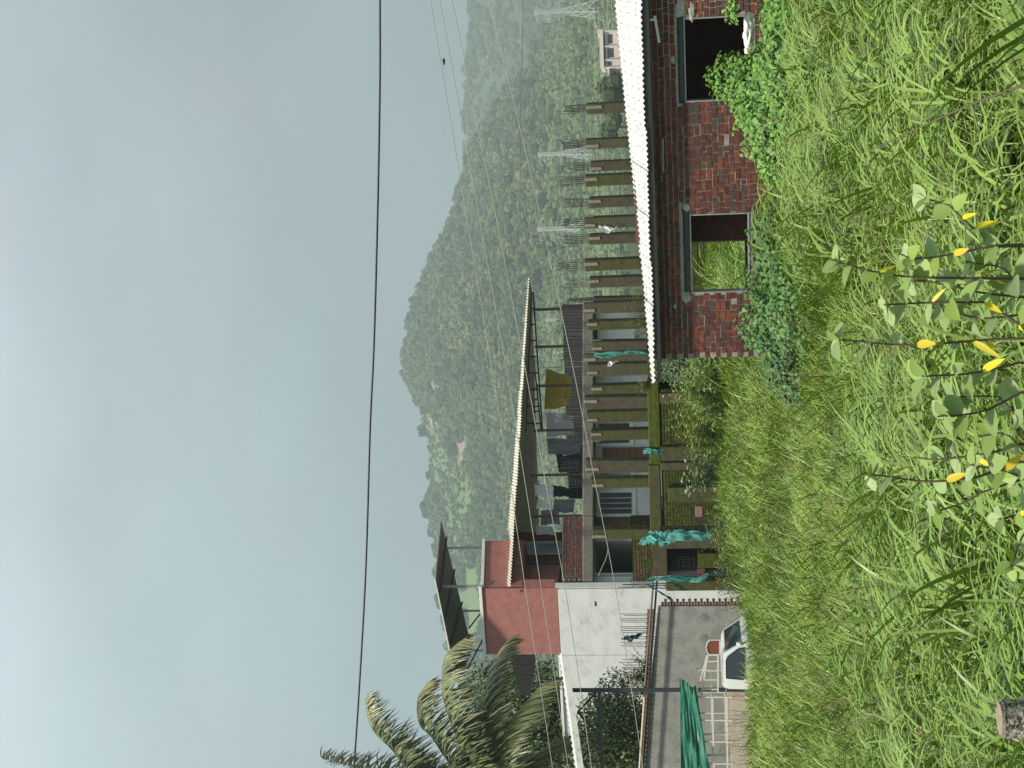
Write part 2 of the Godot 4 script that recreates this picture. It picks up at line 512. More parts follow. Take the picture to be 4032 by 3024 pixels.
# ---------------------------------------------------------------- pylons, wires, bird, far house
func pylon(x_top: float, x_base: float, y: float, d: float, label: String) -> void:
	var base := pt(x_base, y, d)
	var top := pt(x_top, y, d)
	var hgt := top.y - base.y
	var t := thing("pylon", label, "pylon", Transform3D(Basis(Vector3.UP, 0.35), base), "lattice pylons in front of the hill")
	var grey := M("galvanised", 0.55, 0.57, 0.55, 0.6)
	var q := hgt / 26.0
	var half := func(h: float) -> float: return lerpf(2.6, 0.55, minf(1.0, h / (hgt * 0.62))) * q
	var w := 0.24 * q
	var at4 := func(k: int, h: float) -> Vector3:
		var s: float = half.call(h)
		return Vector3(s if k in [0, 1] else -s, h, s if k in [0, 3] else -s)
	for k in 4:
		var lg := MB.new()
		lg.bar(at4.call(k, -3.0), at4.call(k, hgt * 0.62), w, w)
		lg.bar(at4.call(k, hgt * 0.62), at4.call(k, hgt), w, w)
		shape("leg", lg, grey, t)
	var levels := [0.0, 0.16, 0.30, 0.42, 0.52, 0.60, 0.68, 0.76, 0.84, 0.92, 1.0]
	var br := MB.new()
	for i in levels.size() - 1:
		for k in 4:
			br.bar(at4.call(k, levels[i] * hgt), at4.call((k + 1) % 4, levels[i + 1] * hgt), w * 0.7, w * 0.7)
			br.bar(at4.call((k + 1) % 4, levels[i] * hgt), at4.call(k, levels[i + 1] * hgt), w * 0.7, w * 0.7)
			br.bar(at4.call(k, levels[i + 1] * hgt), at4.call((k + 1) % 4, levels[i + 1] * hgt), w * 0.7, w * 0.7)
	shape("bracing", br, grey, t)
	for h in [0.58, 0.76, 0.94]:
		for s in [-1.0, 1.0]:
			var arm := MB.new()
			var tip := Vector3(s * 5.2 * q, h * hgt + 0.3 * q, 0)
			for zz in [-0.5, 0.5]:
				arm.bar(Vector3(s * 0.5 * q, h * hgt + 1.4 * q, zz * q), tip, w * 0.7, w * 0.7)
				arm.bar(Vector3(s * 0.5 * q, h * hgt, zz * q), tip, w * 0.7, w * 0.7)
			arm.bar(tip, tip - Vector3(0, 1.3 * q, 0), w * 0.6, w * 0.6)
			shape("cross_arm", arm, grey, t)

func wire(called: String, pts: Array, d0: float, d1: float, r: float, m: Material, label: String, cat: String, group := "") -> void:
	var ps := []
	# smooth curve through the given points, carried past both ends
	var cv := Curve3D.new()
	for i in pts.size():
		cv.add_point(pt(pts[i][0], pts[i][1], lerpf(d0, d1, float(i) / (pts.size() - 1))))
	for i in pts.size():
		var a := cv.get_point_position(maxi(i - 1, 0))
		var b := cv.get_point_position(mini(i + 1, pts.size() - 1))
		cv.set_point_in(i, (a - b) / 6.0); cv.set_point_out(i, (b - a) / 6.0)
	var n := 40
	for i in n + 1: ps.append(cv.sample_baked(cv.get_baked_length() * i / n, true))
	var mb := MB.new()
	mb.tube(ps, r, r, 6)
	tag(shape(called, mb, m), label, cat, group)

func build_far() -> void:
	pylon(2105, 2345, 38, 745.0, "pale lattice pylon standing right of the far pinkish house")
	pylon(2118, 2350, 600, 735.0, "pale lattice pylon behind the two bare columns nearest the pink house")
	pylon(2116, 2360, 895, 740.0, "pale lattice pylon behind the column with the white cloth")
	pylon(2148, 2330, 1255, 800.0, "small pale lattice pylon glimpsed under the terrace roof end")
	var farw := M("far_wire", 0.10, 0.12, 0.11, 0.7)
	wire("power_line", [[2062, -200], [2060, 0], [2050, 400], [2046, 750], [2030, 1000], [2000, 1300], [1975, 1700]], 420, 520, 0.12, farw, "dark power line crossing the wooded hillside", "wire")
	var pale := M("pale_wire", 0.45, 0.44, 0.38, 0.6)
	for k in 5:
		wire("conductor", [[2335 + k * 16, -200], [2345 + k * 19, 300], [2352 + k * 21, 800], [2358 + k * 20, 1250]], 500, 520, 0.07, pale, "thin pale conductor strung low across the valley trees", "wire", "pylon conductors low over the valley")
	var wm := M("service_wire", 0.36, 0.35, 0.30, 0.6)
	wire("service_wire", [[1655, -240], [1694, 0], [1812, 700], [1932, 1415], [2009, 1900], [2068, 2307], [2120, 2650], [2176, 3024], [2200, 3200]], 21, 27, 0.0065, wm, "topmost of the slanting pale service wires, crossing high over the hill", "wire", "service wires over the plot")
	wire("service_wire", [[1686, -240], [1731, 0], [1860, 700], [1988, 1415], [2068, 1900], [2130, 2307], [2183, 2650], [2238, 3024], [2264, 3200]], 21, 27, 0.0065, wm, "second service wire from the top, crossing the terrace roof and red tower", "wire", "service wires over the plot")
	wire("service_wire", [[1729, -240], [1779, 0], [1923, 700], [2062, 1415], [2149, 1900], [2219, 2280], [2276, 2650], [2330, 3024], [2355, 3200]], 21, 27, 0.0065, wm, "third service wire from the top, crossing the white and red walls", "wire", "service wires over the plot")
	wire("service_wire", [[1866, -240], [1927, 0], [2094, 700], [2250, 1415], [2344, 1900], [2417, 2280], [2477, 2650], [2532, 3024], [2556, 3200]], 21, 27, 0.0065, wm, "lowest and thickest service wire, with a loose end hanging by the house", "wire")
	wire("service_wire_end", [[2394, 2165], [2386, 2200], [2370, 2235], [2356, 2268]], 24.2, 24.2, 0.006, wm, "short loose wire end dangling below the lowest service wire", "wire")
	wire("black_cable", [[1496, -240], [1496, 0], [1496, 330], [1488, 800], [1473, 1350], [1458, 1674], [1440, 2250], [1412, 2750], [1394, 3024], [1382, 3240]], 11.5, 13.5, 0.0085, M("black_cable", 0.012, 0.011, 0.014, 0.5), "thick black overhead cable crossing the open sky", "cable")
	# bird
	var b := thing("bird", "small dark bird gliding in the sky by the service wires", "bird", Transform3D(Basis(Vector3.UP, 0.4), pt(1750, 242, 60.0)))
	var bm := M("bird_feathers", 0.02, 0.015, 0.015, 0.8)
	var body := MB.new()
	body.tube([Vector3(-0.13, 0, 0), Vector3(-0.09, 0.01, 0), Vector3(-0.02, 0.0, 0), Vector3(0.06, 0, 0), Vector3(0.12, 0.015, 0)], 0.03, 0.028, 7)
	body.tube([Vector3(0.12, 0.015, 0), Vector3(0.155, 0.02, 0), Vector3(0.18, 0.015, 0)], 0.026, 0.004, 7)
	body.quad(Vector3(-0.12, 0, -0.015), Vector3(-0.12, 0, 0.015), Vector3(-0.22, -0.01, 0.035), Vector3(-0.22, -0.01, -0.035))
	shape("body", body, bm, b)
	for s in [-1.0, 1.0]:
		var wg := MB.new()
		wg.quad(Vector3(-0.04, 0.01, 0), Vector3(0.07, 0.015, 0), Vector3(0.05, 0.07, s * 0.1), Vector3(-0.05, 0.07, s * 0.1))
		wg.quad(Vector3(-0.05, 0.07, s * 0.1), Vector3(0.05, 0.07, s * 0.1), Vector3(-0.03, 0.05, s * 0.22), Vector3(-0.07, 0.05, s * 0.2))
		shape("wing", wg, bm, b)
	# far house
	var fr := frame(210, 300.0, Vector3(1, 0, 0.1), 0)
	var y0 := loc(fr, 2450, 210).y
	var root := thing("far_house", "small pinkish flat-roofed house at the foot of the hill", "house", fr)
	var pink := TX("pink_wall", [[0, C(0.66, 0.57, 0.55)], [1, C(0.78, 0.70, 0.68)]], 4.0)
	var dark := M("far_dark", 0.04, 0.04, 0.045, 0.7)
	rb("wall", pink, root, fr, 2385, 125, 2470, 265, -8, 0)
	rb("wing", pink, root, fr, 2400, 265, 2470, 305, -7, -0.5)
	rb("roof_slab", pink, root, fr, 2362, 116, 2376, 268, -8.4, 0.6)
	rb("roof_slab", pink, root, fr, 2392, 262, 2400, 310, -7.4, 0.2)
	rb("stair_room", pink, root, fr, 2366, 240, 2392, 262, -5, -2)
	for c in [[118, 124], [178, 184], [232, 238], [262, 268]]:
		rb("column", pink, root, fr, 2376, c[0], 2470, c[1], 0.1, 0.4)
	for w in [[2392, 135, 2410, 172], [2392, 190, 2415, 226], [2392, 243, 2408, 258], [2408, 278, 2422, 296]]:
		var wn := rb("window", dark, root, fr, w[0], w[1], w[2], w[3], -0.2, 0.08)
		wn.position.z += 0.0
	rb("parapet", pink, root, fr, 2352, 116, 2362, 136, -8.4, 0.6)

# ---------------------------------------------------------------- building helpers
const ALONG := Vector3(0.949, 0, 0.314)     # the plot's front line, right end nearer
const HOUSE_DIR := Vector3(0.918, 0, -0.397)

func corr4(p00: Vector3, p10: Vector3, p01: Vector3, p11: Vector3, period: float, amp: float, nv := 3) -> ArrayMesh:
	var m := MB.new()
	var wd := (p10 - p00).length()
	var n := maxi(2, int(round(wd / period * 2.0)))
	var up := (p10 - p00).cross(p01 - p00 if (p01 - p00).length() > 0.01 else p11 - p10).normalized()
	if up.y < 0: up = -up
	for i in n:
		for j in nv:
			var f := func(ii: int, jj: int) -> Vector3:
				var u := float(ii) / n
				var w := float(jj) / nv
				return p00.lerp(p10, u).lerp(p01.lerp(p11, u), w) + up * (amp if ii % 2 == 0 else -amp)
			m.quad(f.call(i, j), f.call(i + 1, j), f.call(i + 1, j + 1), f.call(i, j + 1))
	return m.mesh()

# bricks laid one by one on a frame, set into a mortar panel; holes are Rect2(s, h, w, h)
func bricks(parent: Node3D, s0: float, s1: float, h0: float, h1: float, z: float, course: float, blen: float, cols: Array, mortar: Material, holes: Array, limit: int, sd: int, thick := 0.22, rough := 0.004, prefer := 1e9) -> void:
	var r := RandomNumberGenerator.new()
	r.seed = sd
	var cut := [s0, s1]
	for h in holes: cut.append_array([clampf(h.position.x, s0, s1), clampf(h.end.x, s0, s1)])
	cut.sort()
	for i in cut.size() - 1:
		if cut[i + 1] - cut[i] < 0.01: continue
		var ms: float = (cut[i] + cut[i + 1]) / 2
		var lv := h0
		var hs := []
		for h in holes:
			if ms > h.position.x and ms < h.end.x: hs.append(h)
		hs.sort_custom(func(a, b): return a.position.y < b.position.y)
		for h in hs:
			if h.position.y > lv + 0.01: bx("mortar", mortar, parent, Vector3(cut[i], lv, z - thick), Vector3(cut[i + 1], h.position.y, z - 0.009), 0.0)
			lv = maxf(lv, h.end.y)
		if lv < h1 - 0.01: bx("mortar", mortar, parent, Vector3(cut[i], lv, z - thick), Vector3(cut[i + 1], h1, z - 0.009), 0.0)
	var list := []
	var row := 0
	var y := h0
	while y + course * 0.6 < h1:
		var x := s0 + (0.0 if row % 2 == 0 else blen * 0.5) - blen * r.randf_range(0.0, 0.12)
		while x < s1:
			var w := blen * (1.0 if r.randf() < 0.8 else 0.52)
			var a := maxf(x + 0.007, s0)
			var b := minf(x + w - 0.007, s1)
			x += w
			if b - a < 0.05: continue
			var pieces := [[a, b]]
			for h in holes:
				if y + course * 0.7 > h.position.y and y + course * 0.3 < h.end.y:
					var nx := []
					for p in pieces:
						if p[1] <= h.position.x or p[0] >= h.end.x: nx.append(p); continue
						if h.position.x - p[0] > 0.05: nx.append([p[0], h.position.x - 0.004])
						if p[1] - h.end.x > 0.05: nx.append([h.end.x + 0.004, p[1]])
					pieces = nx
			for p in pieces:
				if r.randf() < 0.002: continue
				list.append([p[0], p[1], y])
		y += course
		row += 1
	list.sort_custom(func(a, b): return (a[0] if a[0] < prefer else a[0] - 1e4) > (b[0] if b[0] < prefer else b[0] - 1e4))
	var rest := []
	var restc := []
	for i in list.size():
		var q: Array = list[i]
		var w: float = q[1] - q[0]
		var lw := snappedf(w, 0.02)
		var depth := r.randf_range(-rough * 0.5, rough * 1.6)
		var t := Transform3D(Basis(Vector3(0, 0, 1), r.randf_range(-0.022, 0.022)).scaled_local(Vector3(w / lw, r.randf_range(0.9, 1.04), 1)), Vector3((q[0] + q[1]) / 2, q[2] + course / 2 + r.randf_range(-0.005, 0.005), z - 0.03 + depth))
		var mesh := bevel_mesh(Vector3(lw, course - 0.016, 0.06), 0.007)
		var ci := r.randi() % cols.size()
		if i < limit: put("brick", mesh, cols[ci], parent, t)
		else: rest.append([t, lw, ci])
	if rest.size():
		# the bricks past the limit, joined
		var byc := {}
		for e in rest:
			if not byc.has(e[2]): byc[e[2]] = MB.new()
			byc[e[2]].box(Vector3(-e[1] / 2, -(course - 0.016) / 2, -0.03), Vector3(e[1] / 2, (course - 0.016) / 2, 0.03), e[0])
		for k in byc: tag(shape("more_bricks", byc[k], cols[k], parent), "", "", "", "stuff")

func red_bricks() -> Array:
	return [TX("brick_a", [[0.25, C(0.09, 0.026, 0.02)], [0.5, C(0.165, 0.045, 0.03)], [0.75, C(0.25, 0.095, 0.07)]], 0.7, 0.02, 0.12, 0.5, 0.95, 5.0, 256),
		TX("brick_b", [[0.25, C(0.06, 0.022, 0.018)], [0.5, C(0.12, 0.038, 0.028)], [0.75, C(0.19, 0.08, 0.065)]], 0.6, 0.02, 0.12, 0.5, 0.95, 5.0, 256),
		TX("brick_c", [[0.25, C(0.07, 0.032, 0.028)], [0.5, C(0.12, 0.05, 0.042)], [0.75, C(0.19, 0.10, 0.085)]], 0.65, 0.02, 0.12, 0.5, 0.95, 5.0, 256),
		TX("brick_d", [[0.25, C(0.14, 0.036, 0.022)], [0.5, C(0.24, 0.06, 0.033)], [0.75, C(0.30, 0.11, 0.07)]], 0.75, 0.02, 0.12, 0.5, 0.95, 5.0, 256),
		mats["brick_a"], mats["brick_b"], mats["brick_a"], mats["brick_b"], mats["brick_a"], mats["brick_d"], mats["brick_b"],
		TX("brick_grey", [[0.2, C(0.06, 0.042, 0.038)], [0.8, C(0.13, 0.09, 0.08)]], 0.6, 0.02, 0.12, 0.5, 0.95, 5.0, 256)]

# the inside of a room behind an opening: back, sides, floor and ceiling
func room(parent: Node3D, m: Material, a: Vector3, b: Vector3) -> void:
	bx("room_back", m, parent, Vector3(a.x, a.y, a.z - 0.1), Vector3(b.x, b.y, a.z), 0.0)
	bx("room_side", m, parent, Vector3(a.x - 0.1, a.y, a.z), Vector3(a.x, b.y, b.z), 0.0)
	bx("room_side", m, parent, Vector3(b.x, a.y, a.z), Vector3(b.x + 0.1, b.y, b.z), 0.0)
	bx("room_floor", m, parent, Vector3(a.x, a.y - 0.1, a.z), Vector3(b.x, a.y, b.z), 0.0)
	bx("room_ceiling", m, parent, Vector3(a.x, b.y, a.z), Vector3(b.x, b.y + 0.1, b.z), 0.0)

func lump(parent: Node3D, called: String, m: Material, c: Vector3, r: Vector3, sd: int, rough := 0.25, seg := 14, b := Basis.IDENTITY) -> MeshInstance3D:
	var q := FastNoiseLite.new()
	q.seed = sd; q.frequency = 0.9
	var mb := MB.new()
	for j in seg + 1:
		for i in seg * 2 + 1:
			var th := TAU * (i % (seg * 2)) / (seg * 2.0)
			var ph := PI * j / seg
			var d := Vector3(sin(ph) * cos(th), cos(ph), sin(ph) * sin(th))
			var k := 1.0 + rough * q.get_noise_3d(d.x * 2.2, d.y * 2.2, d.z * 2.2) + rough * 0.4 * q.get_noise_3d(d.x * 7, d.y * 7, d.z * 7)
			mb.v.append(c + b * (d * r * k)); mb.n.append(d); mb.c.append(Color.WHITE)
	for j in seg:
		for i in seg * 2:
			var k := j * (seg * 2 + 1) + i
			mb.ix.append_array([k, k + seg * 2 + 1, k + 1, k + 1, k + seg * 2 + 1, k + seg * 2 + 2])
	for i in mb.n.size(): mb.n[i] = Vector3.ZERO
	for i in range(0, mb.ix.size(), 3):
		var nn := (mb.v[mb.ix[i + 2]] - mb.v[mb.ix[i]]).cross(mb.v[mb.ix[i + 1]] - mb.v[mb.ix[i]])
		for k in 3: mb.n[mb.ix[i + k]] += nn
	for i in mb.n.size(): mb.n[i] = mb.n[i].normalized() if mb.n[i].length() > 0 else Vector3.UP
	return put(called, mb.mesh(), m, parent)

# ---------------------------------------------------------------- the brick shed
func build_shed() -> void:
	var fr := frame(1050, 25.0, ALONG, 0.1)
	var root := thing("brick_shed", "low red brick shed with a white corrugated roof and empty windows", "shed", fr)
	var sl := loc(fr, 2800, 1408).x
	var sr := loc(fr, 2800, -260).x
	var top := loc(fr, 2556, 900, 0).y
	var mort := TX("mortar", [[0.2, C(0.16, 0.145, 0.13)], [0.5, C(0.33, 0.31, 0.28)], [0.8, C(0.46, 0.44, 0.40)]], 0.9, 0.02, 0.14, 0.5, 1.0, 5.0)
	var rect := func(x0: float, y0: float, x1: float, y1: float) -> Rect2:
		var a := loc(fr, (x0 + x1) / 2, y1).x
		var b := loc(fr, (x0 + x1) / 2, y0).x
		var c := loc(fr, x1, (y0 + y1) / 2).y
		var d := loc(fr, x0, (y0 + y1) / 2).y
		return Rect2(a, c, b - a, d - c)
	var w1: Rect2 = rect.call(2694, 64, 2975, 397)
	var w2: Rect2 = rect.call(2718, 840, 2952, 1152)
	var l1: Rect2 = rect.call(2668, 20, 2693.5, 408)
	var l2: Rect2 = rect.call(2691, 800, 2717.5, 1182)
	bricks(root, sl, sr, 0.0, top, 0.0, 0.0885, 0.178, red_bricks(), mort, [w1, w2, l1, l2], 300, 5, 0.22, 0.008)
	var conc := TX("lintel_concrete", [[0.2, C(0.05, 0.05, 0.055)], [0.9, C(0.11, 0.11, 0.115)]], 0.8)
	var steel := TX("window_steel", [[0.2, C(0.22, 0.22, 0.22)], [0.9, C(0.42, 0.42, 0.41)]], 0.5, 0.02, 0.1, 0.5, 0.6, 1.0, 256)
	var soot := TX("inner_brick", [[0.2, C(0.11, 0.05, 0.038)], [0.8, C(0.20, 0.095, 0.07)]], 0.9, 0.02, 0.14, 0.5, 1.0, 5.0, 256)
	for k in 2:
		var l: Rect2 = [l1, l2][k]
		var w: Rect2 = [w1, w2][k]
		bx("lintel", conc, root, Vector3(l.position.x + 0.003, l.position.y + 0.003, -0.2), Vector3(l.end.x - 0.003, l.end.y - 0.003, -0.05))
		var f := 0.022
		bx("window_frame", steel, root, Vector3(w.position.x, w.position.y, -0.16), Vector3(w.position.x + f, w.end.y, 0.008), 0.003)
		bx("window_frame", steel, root, Vector3(w.end.x - f, w.position.y, -0.16), Vector3(w.end.x, w.end.y, 0.008), 0.003)
		bx("window_frame", steel, root, Vector3(w.position.x + f, w.end.y - f, -0.16), Vector3(w.end.x - f, w.end.y, 0.007), 0.003)
		bx("window_frame", steel, root, Vector3(w.position.x + f, w.position.y, -0.16), Vector3(w.end.x - f, w.position.y + f, 0.007), 0.003)
	var pl := TX("white_lime", [[0.3, C(0.35, 0.33, 0.30)], [0.8, C(0.62, 0.60, 0.56)]], 0.4, 0.03, 0.12, 0.5, 0.95, 8.0, 256)
	for q in [[2705, 815, 0.07, 0.06], [2707, 1175, 0.10, 0.07], [2680, 30, 0.15, 0.09], [2725, 45, 0.16, 0.05], [2650, 235, 0.06, 0.04], [2660, 1205, 0.05, 0.03]]:
		var c := loc(fr, q[0], q[1])
		lump(root, "mortar_lump", pl, Vector3(c.x, c.y, -0.02), Vector3(q[2], q[3], 0.045), int(q[1]), 0.7, 8)
	# back wall, which runs in towards the front wall because the plot narrows
	var b0 := fr * Vector3(sl + 0.1, 0, -0.34)
	var b1 := fr * Vector3(sr, 0, -2.7)
	var bf := Transform3D(Basis((b1 - b0).normalized(), Vector3.UP, (b1 - b0).normalized().cross(Vector3.UP)), b0)
	var bl := (b1 - b0).length()
	var o0 := loc(bf, 2800, 1185).x
	var o1 := loc(bf, 2800, 948).x
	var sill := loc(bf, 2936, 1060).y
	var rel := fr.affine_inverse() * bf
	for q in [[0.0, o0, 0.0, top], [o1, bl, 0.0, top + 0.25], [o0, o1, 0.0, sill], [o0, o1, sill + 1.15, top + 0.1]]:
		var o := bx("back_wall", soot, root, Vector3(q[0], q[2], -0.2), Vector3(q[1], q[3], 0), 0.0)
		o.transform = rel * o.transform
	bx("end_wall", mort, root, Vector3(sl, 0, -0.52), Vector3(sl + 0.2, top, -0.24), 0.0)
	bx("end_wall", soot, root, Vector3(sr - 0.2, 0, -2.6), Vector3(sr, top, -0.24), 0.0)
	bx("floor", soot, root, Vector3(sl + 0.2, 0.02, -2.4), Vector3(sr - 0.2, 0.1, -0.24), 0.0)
	# roof sheets
	var white := TX("white_sheet", [[0.25, C(0.50, 0.48, 0.45)], [0.42, C(0.68, 0.67, 0.65)], [0.6, C(0.76, 0.76, 0.75)]], 2.2, 0.012, 0.1, 0.4, 0.55, 0.6)
	var screw := M("screw", 0.05, 0.045, 0.04, 0.6)
	var ea := loc(fr, 2515, -260, 0.36)
	var eb := loc(fr, 2583, 1508, 0.36)
	var ba := loc(fr, 2402, -260, -2.75)
	var bb := loc(fr, 2572, 1508, -0.42)
	var ys := [-260.0, 20.0, 258.0, 477.0, 640.0, 822.0, 1010.0, 1186.0, 1350.0, 1508.0]
	for i in ys.size() - 1:
		var t0: float = (ys[i] + 260.0) / 1768.0
		var t1: float = (ys[i + 1] + 260.0) / 1768.0
		var lift := Vector3(0, 0.010 * (i % 3), 0)
		var out := Vector3(0, 0, rnd(-0.012, 0.012))
		var longer := 1.0 + rnd(-0.02, 0.05) + (0.06 if i == 3 else 0.0)
		var p00 := ea.lerp(eb, t1) + lift + out
		var p10 := ea.lerp(eb, t0 - 0.004) + lift + out
		var p01 := p00 + (ba.lerp(bb, t1) - ea.lerp(eb, t1)) * longer
		var p11 := p10 + (ba.lerp(bb, t0) - ea.lerp(eb, t0)) * longer
		var sh := put("roof_sheet", corr4(p00, p10, p01, p11, 0.086, 0.015, 3), white, root)
		var sc := MB.new()
		for w in [0.12, 0.42, 0.72, 0.95]:
			var n := int((p10 - p00).length() / 0.172)
			for k in n:
				var u := (k + 0.5) / n
				var p := p00.lerp(p10, u).lerp(p01.lerp(p11, u), w) + Vector3(0, 0.024, 0)
				sc.tube([p, p + Vector3(0, 0.014, 0)], 0.009, 0.007, 5)
		shape("screws", sc, screw, sh)
	var pur := MB.new()
	pur.bar(ea + Vector3(0, -0.075, -0.06), eb + Vector3(0, -0.06, -0.06), 0.05, 0.07)
	shape("purlin", pur, M("dark_steel", 0.025, 0.026, 0.03, 0.5), root)
	var pur2 := MB.new()
	pur2.bar(loc(fr, 2610, 545, 0.06) , loc(fr, 2612, 680, 0.06), 0.03, 0.03)
	shape("steel_rod", pur2, steel, root)
	# bracket left hanging under the eave
	var br := thing("steel_bracket", "bent galvanised steel bracket hanging under the shed eave", "bracket", fr)
	var gal := M("galvanised_new", 0.50, 0.51, 0.52, 0.35, 0.7)
	for q in [[[2546, 62], [2556, 172]], [[2578, 62], [2596, 168]], [[2546, 80], [2582, 76]]]:
		var mb := MB.new()
		mb.bar(loc(fr, q[0][0], q[0][1], 0.22), loc(fr, q[1][0], q[1][1], 0.22), 0.035, 0.04)
		shape("arm" if q[0][1] < 70 else "crosspiece", mb, gal, br)
	# sack on the sill
	var sk := thing("white_sack", "crumpled white plastic sack lying on the shed window sill", "sack", fr)
	var wp := M("white_plastic", 0.80, 0.80, 0.80, 0.45)
	var sc0 := loc(fr, 2948, 130, 0.55)
	lump(sk, "body", wp, sc0, Vector3(0.27, 0.075, 0.09), 9, 0.55, 18)
	lump(sk, "tied_end", wp, loc(fr, 2943, 197, 0.55), Vector3(0.06, 0.045, 0.05), 19, 0.7, 10)
	lump(sk, "neck", wp, loc(fr, 2950, 64, 0.55), Vector3(0.05, 0.07, 0.06), 29, 0.7, 10)

# ---------------------------------------------------------------- the mossy foundation
func mossy() -> Array:
	return [TX("moss_a", [[0.25, C(0.035, 0.042, 0.006)], [0.5, C(0.075, 0.095, 0.007)], [0.75, C(0.115, 0.145, 0.010)]], 0.8, 0.02, 0.13, 0.5, 1.0, 9.0, 256),
		TX("moss_b", [[0.25, C(0.028, 0.032, 0.007)], [0.5, C(0.058, 0.072, 0.008)], [0.75, C(0.095, 0.115, 0.012)]], 0.9, 0.02, 0.13, 0.5, 1.0, 9.0, 256),
		TX("moss_c", [[0.25, C(0.042, 0.040, 0.012)], [0.5, C(0.072, 0.080, 0.012)], [0.75, C(0.11, 0.12, 0.02)]], 0.7, 0.02, 0.13, 0.5, 1.0, 9.0, 256)]

func build_foundation() -> void:
	var fr := frame(1500, 44.0, ALONG, 0.0)
	var root := thing("house_foundation", "mossy brick plinth carrying rows of bare concrete column stubs", "foundation", fr)
	var old := TX("old_concrete", [[0.2, C(0.04, 0.034, 0.025)], [0.45, C(0.08, 0.068, 0.05)], [0.6, C(0.085, 0.078, 0.045)], [0.75, C(0.085, 0.095, 0.02)]], 2.0, 0.014, 0.09, 0.4, 1.0, 5.0)
	var oldg := TX("old_concrete_green", [[0.25, C(0.045, 0.040, 0.022)], [0.48, C(0.07, 0.070, 0.026)], [0.72, C(0.08, 0.096, 0.018)]], 1.8, 0.014, 0.09, 0.4, 1.0, 5.0)
	var oldm := TX("old_concrete_mixed", [[0.2, C(0.045, 0.04, 0.03)], [0.45, C(0.085, 0.075, 0.055)], [0.6, C(0.08, 0.078, 0.035)], [0.78, C(0.085, 0.105, 0.014)]], 2.4, 0.014, 0.09, 0.4, 1.0, 5.0)
	var mosses := mossy()
	var plank := TX("grey_plank", [[0.25, C(0.13, 0.115, 0.095)], [0.7, C(0.32, 0.285, 0.245)]], 0.5, 0.02, 0.12, 0.5, 0.9, 3.0, 256)
	var rust := M("rebar_steel", 0.05, 0.045, 0.045, 0.7)
	var cols := [[404, 445, 2310, 0, 1], [545, 583, 2305, 0, 2], [633, 671, 2325, 1, 1], [687, 730, 2304, 0, 2], [775, 815, 2319, 1, 1], [854, 897, 2299, 0, 1], [921, 960, 2319, 1, 2], [1021, 1064, 2302, 0, 1], [1091, 1130, 2320, 1, 2], [1190, 1233, 2297, 0, 1], [1263, 1297, 2314, 1, 2], [1344, 1383, 2330, 1, 2], [1391, 1423, 2298, 0, 1], [1433, 1480, 2313, 1, 2], [1516, 1552, 2330, 1, 1], [1563, 1610, 2300, 0, 1], [1620, 1664, 2310, 1, 1], [1694, 1734, 2327, 1, 2], [1813, 1862, 2306, 0, 1], [1884, 1922, 2326, 1, 1], [2085, 2124, 2333, 0, 2], [1172, 1190, 2335, 1, 1]]
	for q in cols:
		var zf := 0.0 if q[3] == 0 else -2.6
		var c := rb("column", [old, oldg, oldm][rng.randi() % 3], root, fr, q[2], q[0], 2562, q[1], zf - 0.3, zf, 0.02)
		c.rotate_z(rnd(-0.012, 0.012))
		var h: Vector3 = (c.mesh as ArrayMesh).get_aabb().size / 2
		var mb := MB.new()
		var n := 5
		var ln := rnd(0.62, 0.85)
		for k in n:
			for zz in [-0.1, 0.1]:
				var xx := lerpf(-h.x + 0.04, h.x - 0.04, float(k) / (n - 1))
				var p := Vector3(xx, h.y, zz)
				mb.tube([p, p + Vector3(rnd(-0.012, 0.012), ln * 0.5, rnd(-0.01, 0.01)), p + Vector3(rnd(-0.035, 0.035), ln * rnd(0.85, 1.05), rnd(-0.03, 0.03))], 0.007, 0.007, 4)
		for e in [0.3, 0.62]:
			mb.tube([Vector3(-h.x + 0.02, h.y + ln * e, 0.11), Vector3(h.x - 0.02, h.y + ln * e + 0.02, 0.11)], 0.006, 0.006, 4)
		shape("rebar", mb, rust, c)
		var sd := -1.0 if rng.randf() < 0.5 else 1.0
		var pw := rnd(0.3, 0.42)
		bx("plank", plank, c, Vector3(sd * h.x * 0.35 - 0.045, h.y - pw, h.z + 0.002), Vector3(sd * h.x * 0.35 + 0.045, h.y + rnd(-0.03, 0.02), h.z + 0.03))
		if rng.randf() < 0.4: bx("plank", plank, c, Vector3(-sd * (h.x + 0.035), h.y - pw * 0.9, -0.02), Vector3(-sd * (h.x + 0.002), h.y + 0.02, 0.09))
	# beam along the top of the plinth
	var y_cut := [800.0, 1500.0, 1830.0, 2165.0]
	for i in 3:
		rb("plinth_beam", [mosses[0], mosses[0], oldg][i], root, fr, 2547 + i * 5, y_cut[i] + 1, 2594 + i * 5, y_cut[i + 1] - 1, -0.35, 0.06, 0.025)
	rb("plinth_floor", mosses[1], root, fr, 2556, 1180, 2575, 2165, -3.2, -0.36)
	var s0 := loc(fr, 2700, 2160).x
	var s1 := loc(fr, 2700, 800).x
	var h1 := loc(fr, 2600, 1700).y
	var a := loc(fr, 2650, 1532).x
	var b := loc(fr, 2650, 1456).x
	var hb := loc(fr, 2712, 1490).y
	var mm := TX("moss_mortar", [[0.2, C(0.012, 0.012, 0.006)], [0.8, C(0.035, 0.038, 0.012)]], 0.8, 0.02, 0.13, 0.5, 1.0, 6.0, 256)
	var p0 := loc(fr, 2700, 2120).x
	bricks(root, s0, s1, 0.3, h1, 0.0, 0.087, 0.235, [mosses[0], mosses[1], mosses[0], mosses[2], mosses[1]], mm, [Rect2(a, hb, b - a, h1 - hb + 0.1)], 300, 12, 0.25, 0.010, loc(fr, 2700, 1440).x)
